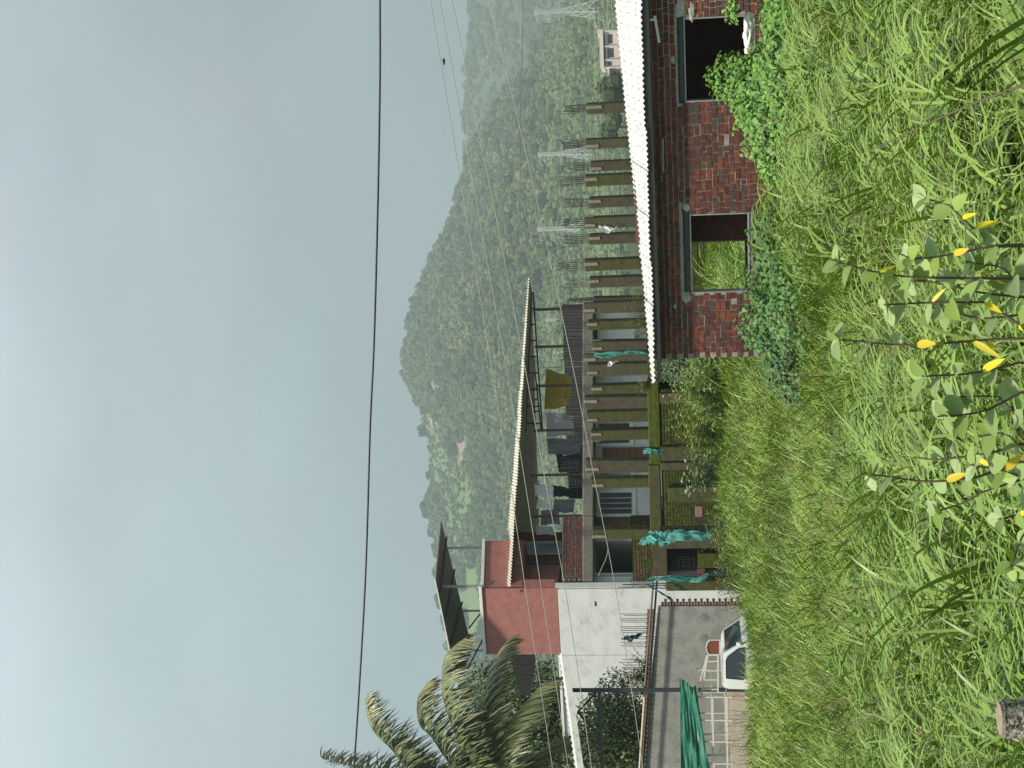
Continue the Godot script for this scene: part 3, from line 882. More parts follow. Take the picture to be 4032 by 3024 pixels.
	room(root, mosses[1], Vector3(a - 0.2, hb - 0.3, -2.4), Vector3(b + 0.2, h1 - 0.02, -0.26))
	for q in [[1757, 1813, 2604, 0.14, 2], [1819, 1849, 2600, 0.10, 1], [1918, 1976, 2630, 0.25, 2], [1545, 1585, 2598, 0.10, 1]]:
		rb("pier", oldg if q[4] == 2 else old, root, fr, q[2], q[0], 2990, q[1], -0.02, q[3], 0.02)
	# rubble and boards leaning on the plinth
	var lean := thing("leaning_board", "dark board and broken red box leaning on the mossy plinth", "board", fr)
	var db := M("wet_board", 0.035, 0.03, 0.026, 0.8)
	var mb2 := MB.new()
	mb2.bar(loc(fr, 2742, 2036, 0.35), loc(fr, 2840, 2090, 0.5), 0.02, 0.16)
	shape("board", mb2, db, lean)
	rb("box", TX("red_box", [[0.3, C(0.10, 0.03, 0.03)], [0.5, C(0.25, 0.17, 0.15)], [0.9, C(0.42, 0.34, 0.32)]], 0.3, 0.03, 0.1), lean, fr, 2738, 1994, 2766, 2036, 0.28, 0.42)
	var st := MB.new()
	st.tube([loc(fr, 2734, 2030, 0.4), loc(fr, 2738, 2092, 0.4)], 0.014, 0.014, 5)
	shape("stick", st, db, lean)
	# the front column with its bars, further left
	var f2 := frame(2300, 43.0, ALONG, -0.3)
	for q in [[2087, 2158, 2595, 0.0, 0.0, "weathered concrete column draped with a long teal cloth"], [2288, 2326, 2622, 0.25, 0.8, "short mossy column with tall reinforcing bars by the white wall"]]:
		var t := thing("bare_column", q[5], "column", f2)
		var c2 := rb("shaft", old if q[4] == 0.0 else oldg, t, f2, q[2], q[0], 3040, q[1], q[3] - 0.36, q[3], 0.02)
		var hh: Vector3 = (c2.mesh as ArrayMesh).get_aabb().size / 2
		if q[4] > 0:
			for k in 7:
				var xx := lerpf(-hh.x, hh.x, k / 6.0)
				var mb3 := MB.new()
				var l2 := rnd(0.95, 1.35)
				mb3.tube([Vector3(xx, hh.y - 0.05, rnd(-0.1, 0.1)), Vector3(xx + rnd(-0.02, 0.02), hh.y + l2, rnd(-0.1, 0.1))], 0.011, 0.011, 5)
				put("reinforcing_bar", mb3.mesh(), rust, t, c2.transform)

# ---------------------------------------------------------------- cloths
func cloth(called: String, fr: Transform3D, pts: Array, z: float, folds: float, depth: float, m: Material, label: String, cat: String, group := "", nu := 36, nv := 26) -> void:
	# pts: photograph corners top-left, top-right, bottom-right, bottom-left (as seen upright)
	var p := []
	for q in pts: p.append(loc(fr, q[0], q[1], z))
	var mb := MB.new()
	var ph := rnd(0, 9)
	var f := func(i: int, j: int) -> Vector3:
		var u := float(i) / nu
		var w := float(j) / nv
		var q: Vector3 = p[0].lerp(p[1], u).lerp(p[3].lerp(p[2], u), w)
		var k := depth * (0.35 + 0.65 * w)
		q.z += k * sin(u * folds * TAU + ph + w * 1.3) + k * 0.5 * sin(u * folds * 1.7 * TAU + w * 3.0 + ph * 2.0)
		q.y -= 0.02 * sin(u * PI) * (1.0 - w) * 6.0 * depth
		q.z += depth * 2.2 * nz.get_noise_2d(u * 110.0 + ph * 50.0, w * 240.0)
		q.x += depth * 0.7 * sin(w * 5.0 + ph) + depth * 1.6 * nz.get_noise_2d(u * 60.0, w * 260.0 + ph * 40.0)
		return q
	for j in nv + 1:
		for i in nu + 1: mb.v.append(f.call(i, j)); mb.n.append(Vector3.ZERO); mb.c.append(Color.WHITE)
	for j in nv:
		for i in nu:
			var k := j * (nu + 1) + i
			mb.ix.append_array([k, k + 1, k + nu + 1, k + 1, k + nu + 2, k + nu + 1])
	for i in range(0, mb.ix.size(), 3):
		var nn := (mb.v[mb.ix[i + 1]] - mb.v[mb.ix[i]]).cross(mb.v[mb.ix[i + 2]] - mb.v[mb.ix[i]])
		for k in 3: mb.n[mb.ix[i + k]] -= nn
	for i in mb.n.size(): mb.n[i] = mb.n[i].normalized()
	var o := put(called, mb.mesh(), m, self, fr)
	tag(o, label, cat, group)

func build_cloths() -> void:
	var teal := TX("teal_net", [[0.2, C(0.06, 0.25, 0.235)], [0.6, C(0.13, 0.42, 0.39)], [0.9, C(0.24, 0.58, 0.53)]], 0.6, 0.02, 0.14, 0.5, 0.75, 4.0, 256)
	var f2 := frame(2300, 43.0, ALONG, -0.3)
	cloth("teal_cloth", f2, [[2512, 2150], [2560, 2092], [2640, 2090], [2640, 2135]], 0.12, 2.2, 0.06, teal, "teal cloth bunched over the top of the weathered column", "cloth")
	cloth("teal_cloth", f2, [[2605, 2140], [2600, 2096], [2806, 2088], [2796, 2116]], 0.16, 1.6, 0.05, teal, "long teal cloth strip hanging down the weathered column", "cloth")
	cloth("teal_cloth", f2, [[2535, 2290], [2570, 2278], [2790, 2258], [2778, 2286]], 0.42, 2.0, 0.05, teal, "teal cloth hanging from bent bars beside the white wall", "cloth")
	cloth("teal_cloth", f2, [[2540, 2304], [2536, 2296], [2640, 2350], [2655, 2366]], 0.5, 1.0, 0.03, teal, "narrow teal strip slanting down to the brick teeth", "cloth")
	var fp := frame(1500, 44.0, ALONG, 0.0)
	cloth("teal_cloth", fp, [[2336, 1405], [2340, 1388], [2540, 1386], [2545, 1398]], 0.12, 1.8, 0.04, teal, "thin teal cloth tied down the side of a mossy column", "cloth")
	cloth("teal_cloth", fp, [[2532, 1788], [2532, 1766], [2606, 1770], [2604, 1786]], 0.14, 2.4, 0.03, teal, "small teal rag caught on the plinth beam", "cloth")
	var dteal := M("dark_teal", 0.02, 0.10, 0.09, 0.8)
	var fw := frame(2600, 47.0, Vector3(1, 0, 0), 0)
	cloth("teal_cloth", fw, [[2446, 2520], [2470, 2500], [2545, 2490], [2512, 2520]], 0.0, 1.4, 0.05, dteal, "dark teal rag knotted round bars above the grey wall", "cloth")
	var wh := M("white_cloth", 0.72, 0.72, 0.72, 0.8)
	cloth("white_cloth", fp, [[2350, 905], [2362, 892], [2435, 893], [2405, 917]], 0.04, 1.3, 0.04, wh, "crumpled white cloth stuck on a bare column behind the shed", "cloth")
	cloth("white_cloth", fp, [[2392, 1444], [2394, 1418], [2440, 1418], [2420, 1434]], -0.6, 1.0, 0.03, wh, "small white shirt hanging between two mossy columns", "shirt")
	# washing on the terrace
	var fh := frame(2314, 60.0, HOUSE_DIR, 0.0)
	var lg := M("cloth_light_grey", 0.78, 0.78, 0.79, 0.9)
	var dg := M("cloth_dark_grey", 0.17, 0.175, 0.185, 0.9)
	var mg := M("cloth_mid_grey", 0.42, 0.42, 0.43, 0.9)
	var nv := M("cloth_navy", 0.010, 0.013, 0.022, 0.9)
	var ol := M("cloth_olive", 0.30, 0.235, 0.03, 0.9)
	var g := "washing on the terrace"
	cloth("hanging_cloth", fh, [[2143, 1612], [2150, 1452], [2252, 1482], [2244, 1600]], -0.73, 3.0, 0.03, ol, "olive-yellow sheet hanging on the terrace", "laundry", g)
	cloth("hanging_cloth", fh, [[2152, 1720], [2150, 1622], [2256, 1640], [2262, 1712]], -0.73, 3.5, 0.04, mg, "grey sheet hanging next to the olive-yellow sheet", "laundry", g)
	cloth("hanging_cloth", fh, [[2158, 1790], [2152, 1726], [2290, 1728], [2286, 1788]], -0.73, 3.0, 0.04, dg, "dark grey cloth hanging beside the grey sheet on the terrace", "laundry", g)
	cloth("hanging_cloth", fh, [[2200, 1862], [2188, 1790], [2292, 1796], [2292, 1862]], -0.63, 3.0, 0.05, nv, "navy cloth hanging low from the terrace rail", "laundry", g)
	cloth("hanging_cloth", fh, [[2108, 1954], [2104, 1908], [2180, 1912], [2180, 1952]], -0.59, 2.5, 0.03, lg, "light grey shirt hanging above a navy bundle", "laundry", g)
	cloth("hanging_cloth", fh, [[2180, 1962], [2178, 1912], [2262, 1922], [2268, 1950]], -0.59, 2.5, 0.04, nv, "navy bundle hanging under the light grey shirt", "laundry", g)
	cloth("hanging_cloth", fh, [[2110, 2002], [2120, 1966], [2182, 1966], [2172, 1998]], -0.56, 2.0, 0.03, lg, "pale grey vest hanging left of the light grey shirt", "laundry", g)
	cloth("hanging_cloth", fh, [[2176, 2016], [2182, 1966], [2264, 1966], [2258, 2018]], -0.63, 2.6, 0.03, dg, "charcoal trousers hanging under the pale grey vest", "laundry", g)
	cloth("hanging_cloth", fh, [[2128, 2068], [2130, 2010], [2200, 2010], [2206, 2064]], -0.56, 2.6, 0.03, dg, "charcoal cloth hanging above the brick parapet", "laundry", g)
	cloth("hanging_cloth", fh, [[2112, 2108], [2110, 2072], [2172, 2072], [2192, 2104]], -0.53, 2.6, 0.03, mg, "grey cloth hanging nearest the red terrace wall", "laundry", g)

# ---------------------------------------------------------------- the half-built house
func build_house() -> void:
	var fh := frame(2314, 60.0, HOUSE_DIR, 0.0)
	var fl := Transform3D(Basis(ALONG.normalized(), Vector3.UP, ALONG.normalized().cross(Vector3.UP)), fh.origin)
	var root := thing("half_built_house", "half-built house with white and red plaster walls and sheet roofs", "house", fh)
	var rel := fh.affine_inverse() * fl
	var white := TX("white_plaster", [[0.15, C(0.44, 0.45, 0.45)], [0.4, C(0.62, 0.63, 0.63)], [0.8, C(0.70, 0.71, 0.71)]], 5.0, 0.012, 0.07, 0.4, 0.9, 0.35)
	var red := TX("red_plaster", [[0.2, C(0.28, 0.105, 0.095)], [0.5, C(0.35, 0.145, 0.13)], [0.8, C(0.42, 0.19, 0.17)]], 3.0, 0.014, 0.09, 0.5, 0.95, 0.8)
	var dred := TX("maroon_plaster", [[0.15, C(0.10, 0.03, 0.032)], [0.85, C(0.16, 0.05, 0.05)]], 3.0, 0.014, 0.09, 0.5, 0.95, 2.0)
	var coping := TX("coping_white", [[0.2, C(0.66, 0.66, 0.65)], [0.8, C(0.80, 0.80, 0.79)]], 1.5)
	var conc := TX("grey_concrete", [[0.1, C(0.13, 0.12, 0.10)], [0.45, C(0.22, 0.205, 0.18)], [0.85, C(0.30, 0.285, 0.26)]], 2.2, 0.014, 0.09, 0.5, 0.95, 4.0)
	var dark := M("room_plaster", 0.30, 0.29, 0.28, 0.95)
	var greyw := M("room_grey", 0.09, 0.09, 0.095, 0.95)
	var L := func(called: String, m: Material, x0: float, y0: float, x1: float, y1: float, z0: float, z1: float, bev := 0.01) -> MeshInstance3D:
		var o := rb(called, m, root, fl, x0, y0, x1, y1, z0, z1, bev)
		o.transform = rel * o.transform
		return o
	# left face
	L.call("white_wall", white, 2202, 2316, 3060, 2578, -0.3, 0.0)
	L.call("white_wall", white, 2216, 2579, 3060, 2900, -0.3, 0.0)
	L.call("red_wall", red, 1906, 2316, 2201, 2576, -3.0, 0.004)
	L.call("coping", coping, 1894, 2310, 1906, 2582, -3.1, 0.09)
	L.call("coping", coping, 2207, 2580, 2217, 2905, -0.4, 0.07)
	L.call("painted_hole", M("hole_shade", 0.03, 0.03, 0.03, 0.7), 2341, 2368, 2349, 2387, -0.05, 0.006, 0.0)  # flat near-black plate; the shade inside a small wall hole is painted
	L.call("painted_hole", M("hole_shade", 0.03, 0.03, 0.03, 0.7), 2049, 2322, 2059, 2332, -0.05, 0.01, 0.0)  # second hole, its darkness likewise put in as colour
	# right face: tower wall, corner strip
	rb("red_wall", red, root, fh, 1906, 2128, 2060, 2312, -2.6, 0.0)
	rb("coping", coping, root, fh, 1896, 2122, 1907, 2312, -2.7, 0.08)
	rb("corner_strip", white, root, fh, 2186, 2292, 2620, 2313, -0.35, 0.03)
	rb("red_pilaster", red, root, fh, 2062, 2281, 2185, 2313, -0.4, 0.025)
	# floor slab edge and slabs
	for q in [[1190, 1545], [1546, 1750], [1751, 2028], [2029, 2290]]:
		rb("slab_edge", conc, root, fh, 2294, q[0], 2336, q[1], -0.4, 0.0, 0.03)
	rb("terrace_floor", conc, root, fh, 2300, 1192, 2320, 2290, -6.0, -0.41)
	# first floor behind the brick parapet
	var s0 := loc(fh, 2250, 2287).x
	var s1 := loc(fh, 2250, 2032).x
	bricks(root, s0, s1, loc(fh, 2294, 2150).y, loc(fh, 2213, 2150).y, -0.03, 0.098, 0.2, red_bricks(), mats["mortar"], [], 200, 31, 0.2, 0.006)
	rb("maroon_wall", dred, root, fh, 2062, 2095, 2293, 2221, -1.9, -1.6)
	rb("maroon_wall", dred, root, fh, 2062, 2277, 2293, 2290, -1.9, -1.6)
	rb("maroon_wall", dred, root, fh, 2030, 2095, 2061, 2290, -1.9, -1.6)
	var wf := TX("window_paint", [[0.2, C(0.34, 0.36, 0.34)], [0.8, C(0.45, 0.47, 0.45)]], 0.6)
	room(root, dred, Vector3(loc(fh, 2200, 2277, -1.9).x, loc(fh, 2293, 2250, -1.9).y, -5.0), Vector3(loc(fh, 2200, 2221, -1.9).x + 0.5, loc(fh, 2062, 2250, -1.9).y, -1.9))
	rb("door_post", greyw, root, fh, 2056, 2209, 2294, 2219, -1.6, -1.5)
	var w := rb("window", wf, root, fh, 2056, 2130, 2212, 2184, -1.62, -1.54)
	w.name = "window_frame"
	var gl := M("window_glass", 0.16, 0.20, 0.22, 0.08)
	rb("pane", gl, root, fh, 2070, 2140, 2203, 2158, -1.56, -1.532, 0.002)
	rb("pane", gl, root, fh, 2070, 2161, 2203, 2176, -1.56, -1.532, 0.002)
	# terrace posts
	var post := M("red_oxide_post", 0.10, 0.045, 0.04, 0.6)
	for q in [[1215, 2100], [1362, 2106], [1516, 2110], [1692, 2100], [1868, 2090], [2031, 2085]]:
		rb("terrace_post", post, root, fh, q[1], q[0] - 4, 2295, q[0] + 4, -0.35, -0.27, 0.005)
	rb("thin_pipe", M("pipe_grey", 0.4, 0.41, 0.4, 0.5), root, fh, 2118, 1443, 2295, 1446, -0.3, -0.27, 0.003)
	rb("terrace_post", post, root, fh, 2214, 1198, 2295, 1212, -0.6, -0.45, 0.005)
	# sheet railing behind the washing, one sheet after another
	var shg := TX("grey_sheet", [[0.2, C(0.045, 0.045, 0.048)], [0.8, C(0.085, 0.085, 0.09)]], 1.5)
	for i in 7:
		var ya := 1208.0 + i * 108.0
		var yb := ya + 107.0
		var xa := 2213.0 + i * 4.0
		put("railing_sheet", corr4(loc(fh, 2300, yb, -4.6), loc(fh, 2300, ya, -4.6 - 0.03 * (i % 2)), loc(fh, xa + 3, yb, -4.6), loc(fh, xa, ya, -4.6 - 0.03 * (i % 2)), 0.16, 0.012, 1), shg, root)
	# terrace roof: narrow front slope, wide back slope, narrowing to the right like the plot
	var cream := TX("cream_sheet", [[0.2, C(0.50, 0.47, 0.38)], [0.8, C(0.72, 0.69, 0.60)]], 2.0, 0.012, 0.08, 0.4, 0.6, 1.0)
	var el := loc(fh, 2010, 2312, 0.6)
	var er := loc(fh, 2084, 1094, 0.6)
	var gl2 := loc(fh, 1984, 2300, -0.7)
	var gr := loc(fh, 2081, 1096, 0.3)
	var bl := loc(fh, 2130, 2290, -6.0)
	var brr := loc(fh, 2093, 1140, -1.6)
	for i in 13:
		var t0 := i / 13.0
		var t1 := (i + 1) / 13.0 + 0.003
		var j := Vector3(0, rnd(-0.015, 0.015), rnd(-0.02, 0.02))
		put("roof_sheet", corr4(el.lerp(er, t0) + j, el.lerp(er, t1) + j, gl2.lerp(gr, t0) + j, gl2.lerp(gr, t1) + j, 0.13, 0.028, 1), cream, root)
		put("back_roof_sheet", corr4(gl2.lerp(gr, t0), gl2.lerp(gr, t1), bl.lerp(brr, t0), bl.lerp(brr, t1), 0.13, 0.026, 1), cream, root)
	# lattice girders under it
	var blk := M("black_steel", 0.012, 0.012, 0.013, 0.6)
	for g in [[[2099, 1152], [2136, 1700], [2112, 1180], [2166, 1700], -1.2], [[2090, 1296], [2130, 1690], [2103, 1310], [2140, 1690], -3.0]]:
		var gi := MB.new()
		var a0 := loc(fh, g[0][0], g[0][1], g[4])
		var a1 := loc(fh, g[1][0], g[1][1], g[4])
		gi.bar(a0, a1, 0.06, 0.06)
		var b0 := a0 + Vector3(0, 0.06, 0)
		var b1 := loc(fh, 2070, 1700, g[4])
		gi.bar(b0, b1, 0.05, 0.05)
		for k in range(1, 9): gi.bar(a0.lerp(a1, k / 8.5), b0.lerp(b1, k / 8.5), 0.045, 0.045)
		shape("roof_girder", gi, blk, root)
	# inside of the roof space at the left
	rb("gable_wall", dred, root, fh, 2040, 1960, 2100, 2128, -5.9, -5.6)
	# ground floor wall, set back under the slab
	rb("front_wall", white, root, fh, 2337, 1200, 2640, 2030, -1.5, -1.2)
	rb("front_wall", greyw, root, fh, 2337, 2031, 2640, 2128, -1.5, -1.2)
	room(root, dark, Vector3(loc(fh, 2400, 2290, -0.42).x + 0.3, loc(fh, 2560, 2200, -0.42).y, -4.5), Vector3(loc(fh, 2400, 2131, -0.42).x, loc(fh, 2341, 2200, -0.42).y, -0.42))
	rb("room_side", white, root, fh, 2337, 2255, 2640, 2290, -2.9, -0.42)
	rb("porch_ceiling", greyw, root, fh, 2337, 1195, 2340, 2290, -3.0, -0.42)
	for q in [[2350, 1928, 2505, 2034], [2350, 1838, 2500, 1890], [2345, 1655, 2496, 1756]]:
		rb("window_frame", coping, root, fh, q[0], q[1], q[2], q[3], -1.22, -1.14)
		rb("window_recess", M("glass_dark", 0.02, 0.024, 0.026, 0.1), root, fh, q[0] + 12, q[1] + 12, q[2] - 18, q[3] - 12, -1.16, -1.125, 0.0)
		for k in range(1, 4):
			var yy: float = lerpf(q[1] + 12, q[3] - 12, k / 4.0)
			rb("window_bar", coping, root, fh, q[0] + 10, yy - 1.2, q[2] - 16, yy + 1.2, -1.13, -1.10, 0.0)
	var wood := TX("door_wood", [[0.2, C(0.11, 0.045, 0.028)], [0.6, C(0.20, 0.085, 0.05)], [0.9, C(0.30, 0.16, 0.10)]], 0.9, 0.03, 0.1)
	for q in [[2372, 1760, 2640, 1820], [2376, 2046, 2640, 2086]]:
		rb("door", wood, root, fh, q[0], q[1], q[2], q[3], -1.24, -1.13)
		for k in 5:
			var xa: float = q[0] + 8 + k * 26
			rb("door_panel", wood, root, fh, xa, q[1] + 5, xa + 20, q[3] - 5, -1.14, -1.105)
	# clutter glimpsed between the columns at the right
	rb("tiled_wall", coping, root, fh, 2352, 1232, 2520, 1265, -1.0, -0.8)
	rb("tiled_wall", coping, root, fh, 2352, 1298, 2500, 1346, -1.0, -0.8)
	rb("red_frame", dred, root, fh, 2338, 1296, 2352, 1350, -0.95, -0.78)
	rb("brick_strip", TX("brick_far", [[0.3, C(0.14, 0.06, 0.045)], [0.8, C(0.24, 0.11, 0.08)]], 0.4, 0.05, 0.2), root, fh, 2340, 1608, 2560, 1622, -1.1, -0.9)
	rb("grey_door", greyw, root, fh, 2345, 1425, 2600, 1436, -1.1, -0.9)
	# lower storey at the left: beam, grille, dark room
	var f2 := frame(2200, 46.5, ALONG, 0.0)
	var lw := thing("basement_room", "dark basement room with a steel grille under the house", "room", f2)
	rb("beam", mats["old_concrete"], lw, f2, 2574, 2155, 2628, 2268, -0.3, 0.0, 0.02)
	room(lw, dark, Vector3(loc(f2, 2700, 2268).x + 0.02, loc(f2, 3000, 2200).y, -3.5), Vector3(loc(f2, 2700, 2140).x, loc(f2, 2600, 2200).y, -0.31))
	rb("side_wall", white, lw, f2, 2575, 2268, 3000, 2300, -0.6, 0.02)
	var bm := mossy()
	var q0 := loc(f2, 2530, 2290).x
	var q1 := loc(f2, 2530, 2040).x
	bricks(lw, q0, q1, loc(f2, 2573, 2160).y, loc(f2, 2488, 2160).y, -0.02, 0.087, 0.235, [bm[1], bm[2], bm[0], mats["brick_c"]], mats["moss_mortar"], [], 120, 44, 0.2, 0.01)
	for k in 5:
		var yy := 2195.0 + k * 9.0
		rb("grille_bar", mats["dark_steel"], lw, f2, 2630, yy - 1, 2745, yy + 1, -0.2, -0.17, 0.0)
	for k in 6:
		var xx := 2634.0 + k * 20.0
		rb("grille_bar", mats["dark_steel"], lw, f2, xx - 1, 2193, xx + 1, 2233, -0.168, -0.14, 0.0)
	rb("low_wall", bm[0], lw, f2, 2748, 2178, 3000, 2236, -0.3, 0.02, 0.02)
	rb("brick_stub", mats["brick_c"], lw, f2, 2746, 2238, 2778, 2262, -0.3, 0.0, 0.02)
	# pale bamboo leaning on the plinth
	var bam := MB.new()
	var fp := frame(1500, 44.0, ALONG, 0.0)
	bam.tube([loc(fp, 2405, 2079, 0.35), loc(fp, 2480, 2067, 0.38), loc(fp, 2560, 2056, 0.4), loc(fp, 2652, 2043, 0.42)], 0.014, 0.010, 6)
	tag(shape("bamboo_pole", bam, M("bamboo", 0.55, 0.42, 0.18, 0.6)), "thin yellow bamboo pole leaning against the plinth beam", "pole")
	var rp := MB.new()
	var f3 := frame(2300, 43.0, ALONG, -0.3)
	rp.tube([loc(f3, 2545, 2148, 0.2), loc(f3, 2563, 2160, 0.3), loc(f3, 2570, 2180, 0.3), loc(f3, 2556, 2240, 0.4), loc(f3, 2537, 2282, 0.45)], 0.012, 0.012, 6)
	tag(shape("pale_rope", rp, M("rope", 0.45, 0.40, 0.33, 0.9)), "pale rope strung between the two teal-draped columns", "rope")

	# the loose sheet canopy above the red tower
	var cn := thing("roof_canopy", "sloping sheet canopy on thin posts above the red tower", "canopy", fh)
	var p1 := loc(fh, 1736, 2049, -1.5)
	var p2 := loc(fh, 1715, 2280, 0.6)
	var p3 := loc(fh, 1800, 2690, -1.2)
	var p4 := loc(fh, 1858, 2560, -5.0)
	var top := TX("canopy_sheet", [[0.2, C(0.13, 0.12, 0.11)], [0.8, C(0.22, 0.21, 0.20)]], 2.0)
	for i in 4:
		var t0 := i / 4.0
		var t1 := (i + 1) / 4.0 + 0.004
		put("canopy_sheet", corr4(p2.lerp(p1, t0), p2.lerp(p1, t1), p3.lerp(p4, t0), p3.lerp(p4, t1), 0.14, 0.03, 3), top, cn)
	var edge := MB.new()
	edge.bar(p2 + Vector3(0, 0.03, 0.02), p3 + Vector3(0, 0.03, 0.02), 0.04, 0.05)
	shape("edge_strip", edge, coping, cn)
	var rf := MB.new()
	for k in 4:
		var t := (k + 0.5) / 4.0
		rf.bar(p1.lerp(p4, t) + Vector3(0, -0.08, 0), p2.lerp(p3, t) + Vector3(0, -0.08, 0), 0.05, 0.07)
	shape("rafters", rf, blk, cn)
	var gp := M("grey_post", 0.30, 0.30, 0.31, 0.6)
	for q in [[2155, 1762, -1.0, 3.0], [2308, 1742, 0.0, 5.0], [2404, 1822, -1.5, 3.5], [2560, 1835, -1.6, 3.5]]:
		rb("post", gp, cn, fh, q[1], q[0] - q[3], 1900, q[0] + q[3], q[2] - 0.08, q[2], 0.005)
	var bc := MB.new()
	bc.bar(loc(fh, 1846, 2474, -1.5), loc(fh, 1898, 2408, -1.5), 0.05, 0.05)
	bc.bar(loc(fh, 1838, 2640, -1.6), loc(fh, 1900, 2520, -1.6), 0.05, 0.05)
	shape("brace", bc, blk, cn)
	# dark tarpaulin lean-to left of the tower
	var ln := thing("dark_lean_to", "black sheet lean-to hanging on the left side of the red tower", "lean-to", fl)
	for i in 4:
		var ya := 2578.0 + i * 40.0
		put("sheet", corr4(loc(fl, 2108 - i * 6, ya + 40, -1.0), loc(fl, 2112 - i * 6, ya, -1.0), loc(fl, 2014 + i * 10, ya + 40, -1.0), loc(fl, 2006 + i * 10, ya, -1.0), 0.14, 0.02, 2), M("tar_sheet", 0.02, 0.019, 0.018, 0.8), ln)

	# bars standing up behind the grey wall
	var fw := frame(2600, 47.0, Vector3(1, 0, 0), 0)
	for q in [[2418, 2450, 5], [2466, 2494, 4], [2508, 2546, 5], [2600, 2636, 5], [2694, 2704, 2]]:
		var t := thing("rebar_bundle", "bundle of bare reinforcing bars rising behind the grey wall", "rebar", fw, "bars behind the grey wall")
		for k in q[2]:
			var yy: float = lerpf(q[0], q[1], k / (q[2] - 1.0))
			var mb := MB.new()
			mb.tube([loc(fw, 2600, yy, 0), loc(fw, 2443 + rnd(-8, 22), yy + rnd(-4, 4), rnd(-0.1, 0.1))], 0.010, 0.010, 5)
			shape("bar", mb, mats["rebar_steel"], t)

# ---------------------------------------------------------------- grey wall, steel shed, truck
func build_yard() -> void:
	var fw := frame(2400, 45.0, Vector3(1, 0, 0), -0.5)
	var root := thing("grey_wall", "grey plastered wall with toothed brick end behind the truck", "wall", fw)
	var grey := TX("grey_plaster", [[0.1, C(0.20, 0.20, 0.19)], [0.45, C(0.31, 0.307, 0.29)], [0.85, C(0.38, 0.375, 0.36)]], 4.0, 0.014, 0.08, 0.4, 0.95, 0.6)
	var damp := TX("damp_patch", [[0.2, C(0.19, 0.19, 0.18)], [0.8, C(0.28, 0.277, 0.265)]], 0.7)
	var a := loc(fw, 2592, 2388)
	var b := loc(fw, 2526, 3024)
	var c := b + (b - a) * 0.6
	var mb := MB.new()
	for s in [0.0, -0.23]:
		mb.quad(Vector3(c.x, 0, s), Vector3(a.x, 0, s), Vector3(a.x, a.y, s), Vector3(c.x, c.y, s))
	mb.quad(Vector3(c.x, c.y, 0), Vector3(a.x, a.y, 0), Vector3(a.x, a.y, -0.23), Vector3(c.x, c.y, -0.23))
	mb.quad(Vector3(a.x, 0, 0), Vector3(a.x, 0, -0.23), Vector3(a.x, a.y, -0.23), Vector3(a.x, a.y, 0))
	shape("plaster", mb, grey, root)
	var cols := red_bricks()
	var y := 0.3
	var k := 0
	while y < a.y - 0.05:
		var w := 0.10 if k % 2 == 0 else 0.19
		var o := put("brick", bevel_mesh(Vector3(w, 0.076, 0.21), 0.008), cols[2 if k % 3 else 1], root, Transform3D(Basis.IDENTITY, Vector3(a.x + w / 2 + 0.003, y, -0.115)))
		o.rotate_y(rnd(-0.02, 0.02))
		y += 0.087
		k += 1
	for q in [[2776, 2428, 0.16], [2772, 2514, 0.15]]:
		var p := loc(fw, q[0], q[1])
		lump(root, "damp_patch", damp, Vector3(p.x, p.y, -0.012), Vector3(q[2], q[2] * 1.1, 0.02), int(q[1]), 0.5, 10)
	# lean-to roof edge resting on the wall
	var ed := thing("wall_roof_edge", "rusty sheet roof edge with a long pipe along the grey wall top", "roof", fw)
	var m1 := MB.new()
	m1.bar(loc(fw, 2588, 2272, 0.25), loc(fw, 2512, 3300, 0.25), 0.05, 0.06)
	shape("edge_beam", m1, mats["dark_steel"], ed)
	var m2 := MB.new()
	m2.tube([loc(fw, 2574, 2268, 0.3), loc(fw, 2540, 2700, 0.3)], 0.03, 0.03, 8)
	shape("pipe", m2, M("dull_pipe", 0.16, 0.14, 0.11, 0.6), ed)
	var m3 := MB.new()
	m3.tube([loc(fw, 2538, 2745, 0.3), loc(fw, 2500, 3300, 0.3)], 0.035, 0.035, 8)
	shape("pale_pipe", m3, M("pale_pipe", 0.55, 0.50, 0.36, 0.6), ed)
	var rs := TX("rusty_sheet", [[0.2, C(0.05, 0.028, 0.02)], [0.6, C(0.11, 0.05, 0.035)], [0.9, C(0.16, 0.08, 0.055)]], 1.2)
	put("roof_sheet", corr4(loc(fw, 2520, 3300, 0.08), loc(fw, 2580, 2398, 0.08), loc(fw, 2502, 3300, -2.0), loc(fw, 2549, 2398, -2.0), 0.14, 0.02, 1), rs, ed)
	# steel shed with white roof
	var fs := frame(2717, 41.5, Vector3(1, 0, -0.12), -0.5)
	var sh := thing("steel_shed", "open black steel shed frame with a white sheet roof", "shed", fs)
	var blk := M("black_paint", 0.04, 0.043, 0.047, 0.45)
	var wsh: Material = mats["white_sheet"]
	rb("post", blk, sh, fs, 2252, 2709, 3050, 2725, -0.12, 0.0, 0.006)
	var t0 := loc(fs, 2226, 2580)
	var t1 := loc(fs, 2290, 3024)
	var t2 := t1 + (t1 - t0) * 0.7
	var b0 := loc(fs, 2358, 2712)
	var b1 := loc(fs, 2371, 3024)
	var b2 := b1 + (b1 - b0)
	var tc := MB.new(); tc.bar(t0, t2, 0.08, 0.10); shape("top_chord", tc, blk, sh)
	var bc := MB.new(); bc.bar(b0, b2, 0.07, 0.08); shape("bottom_chord", bc, blk, sh)
	for q in [[[2358, 2712], [2275, 2805]], [[2275, 2805], [2365, 2810]], [[2275, 2805], [2366, 2900]], [[2278, 2900], [2366, 2900]], [[2366, 2900], [2290, 2985]], [[2288, 2997], [2368, 2997]], [[2290, 2997], [2370, 3080]]]:
		var m4 := MB.new()
		m4.bar(loc(fs, q[0][0], q[0][1], -0.01), loc(fs, q[1][0], q[1][1], -0.01), 0.05, 0.055)
		shape("web_bar", m4, blk, sh)
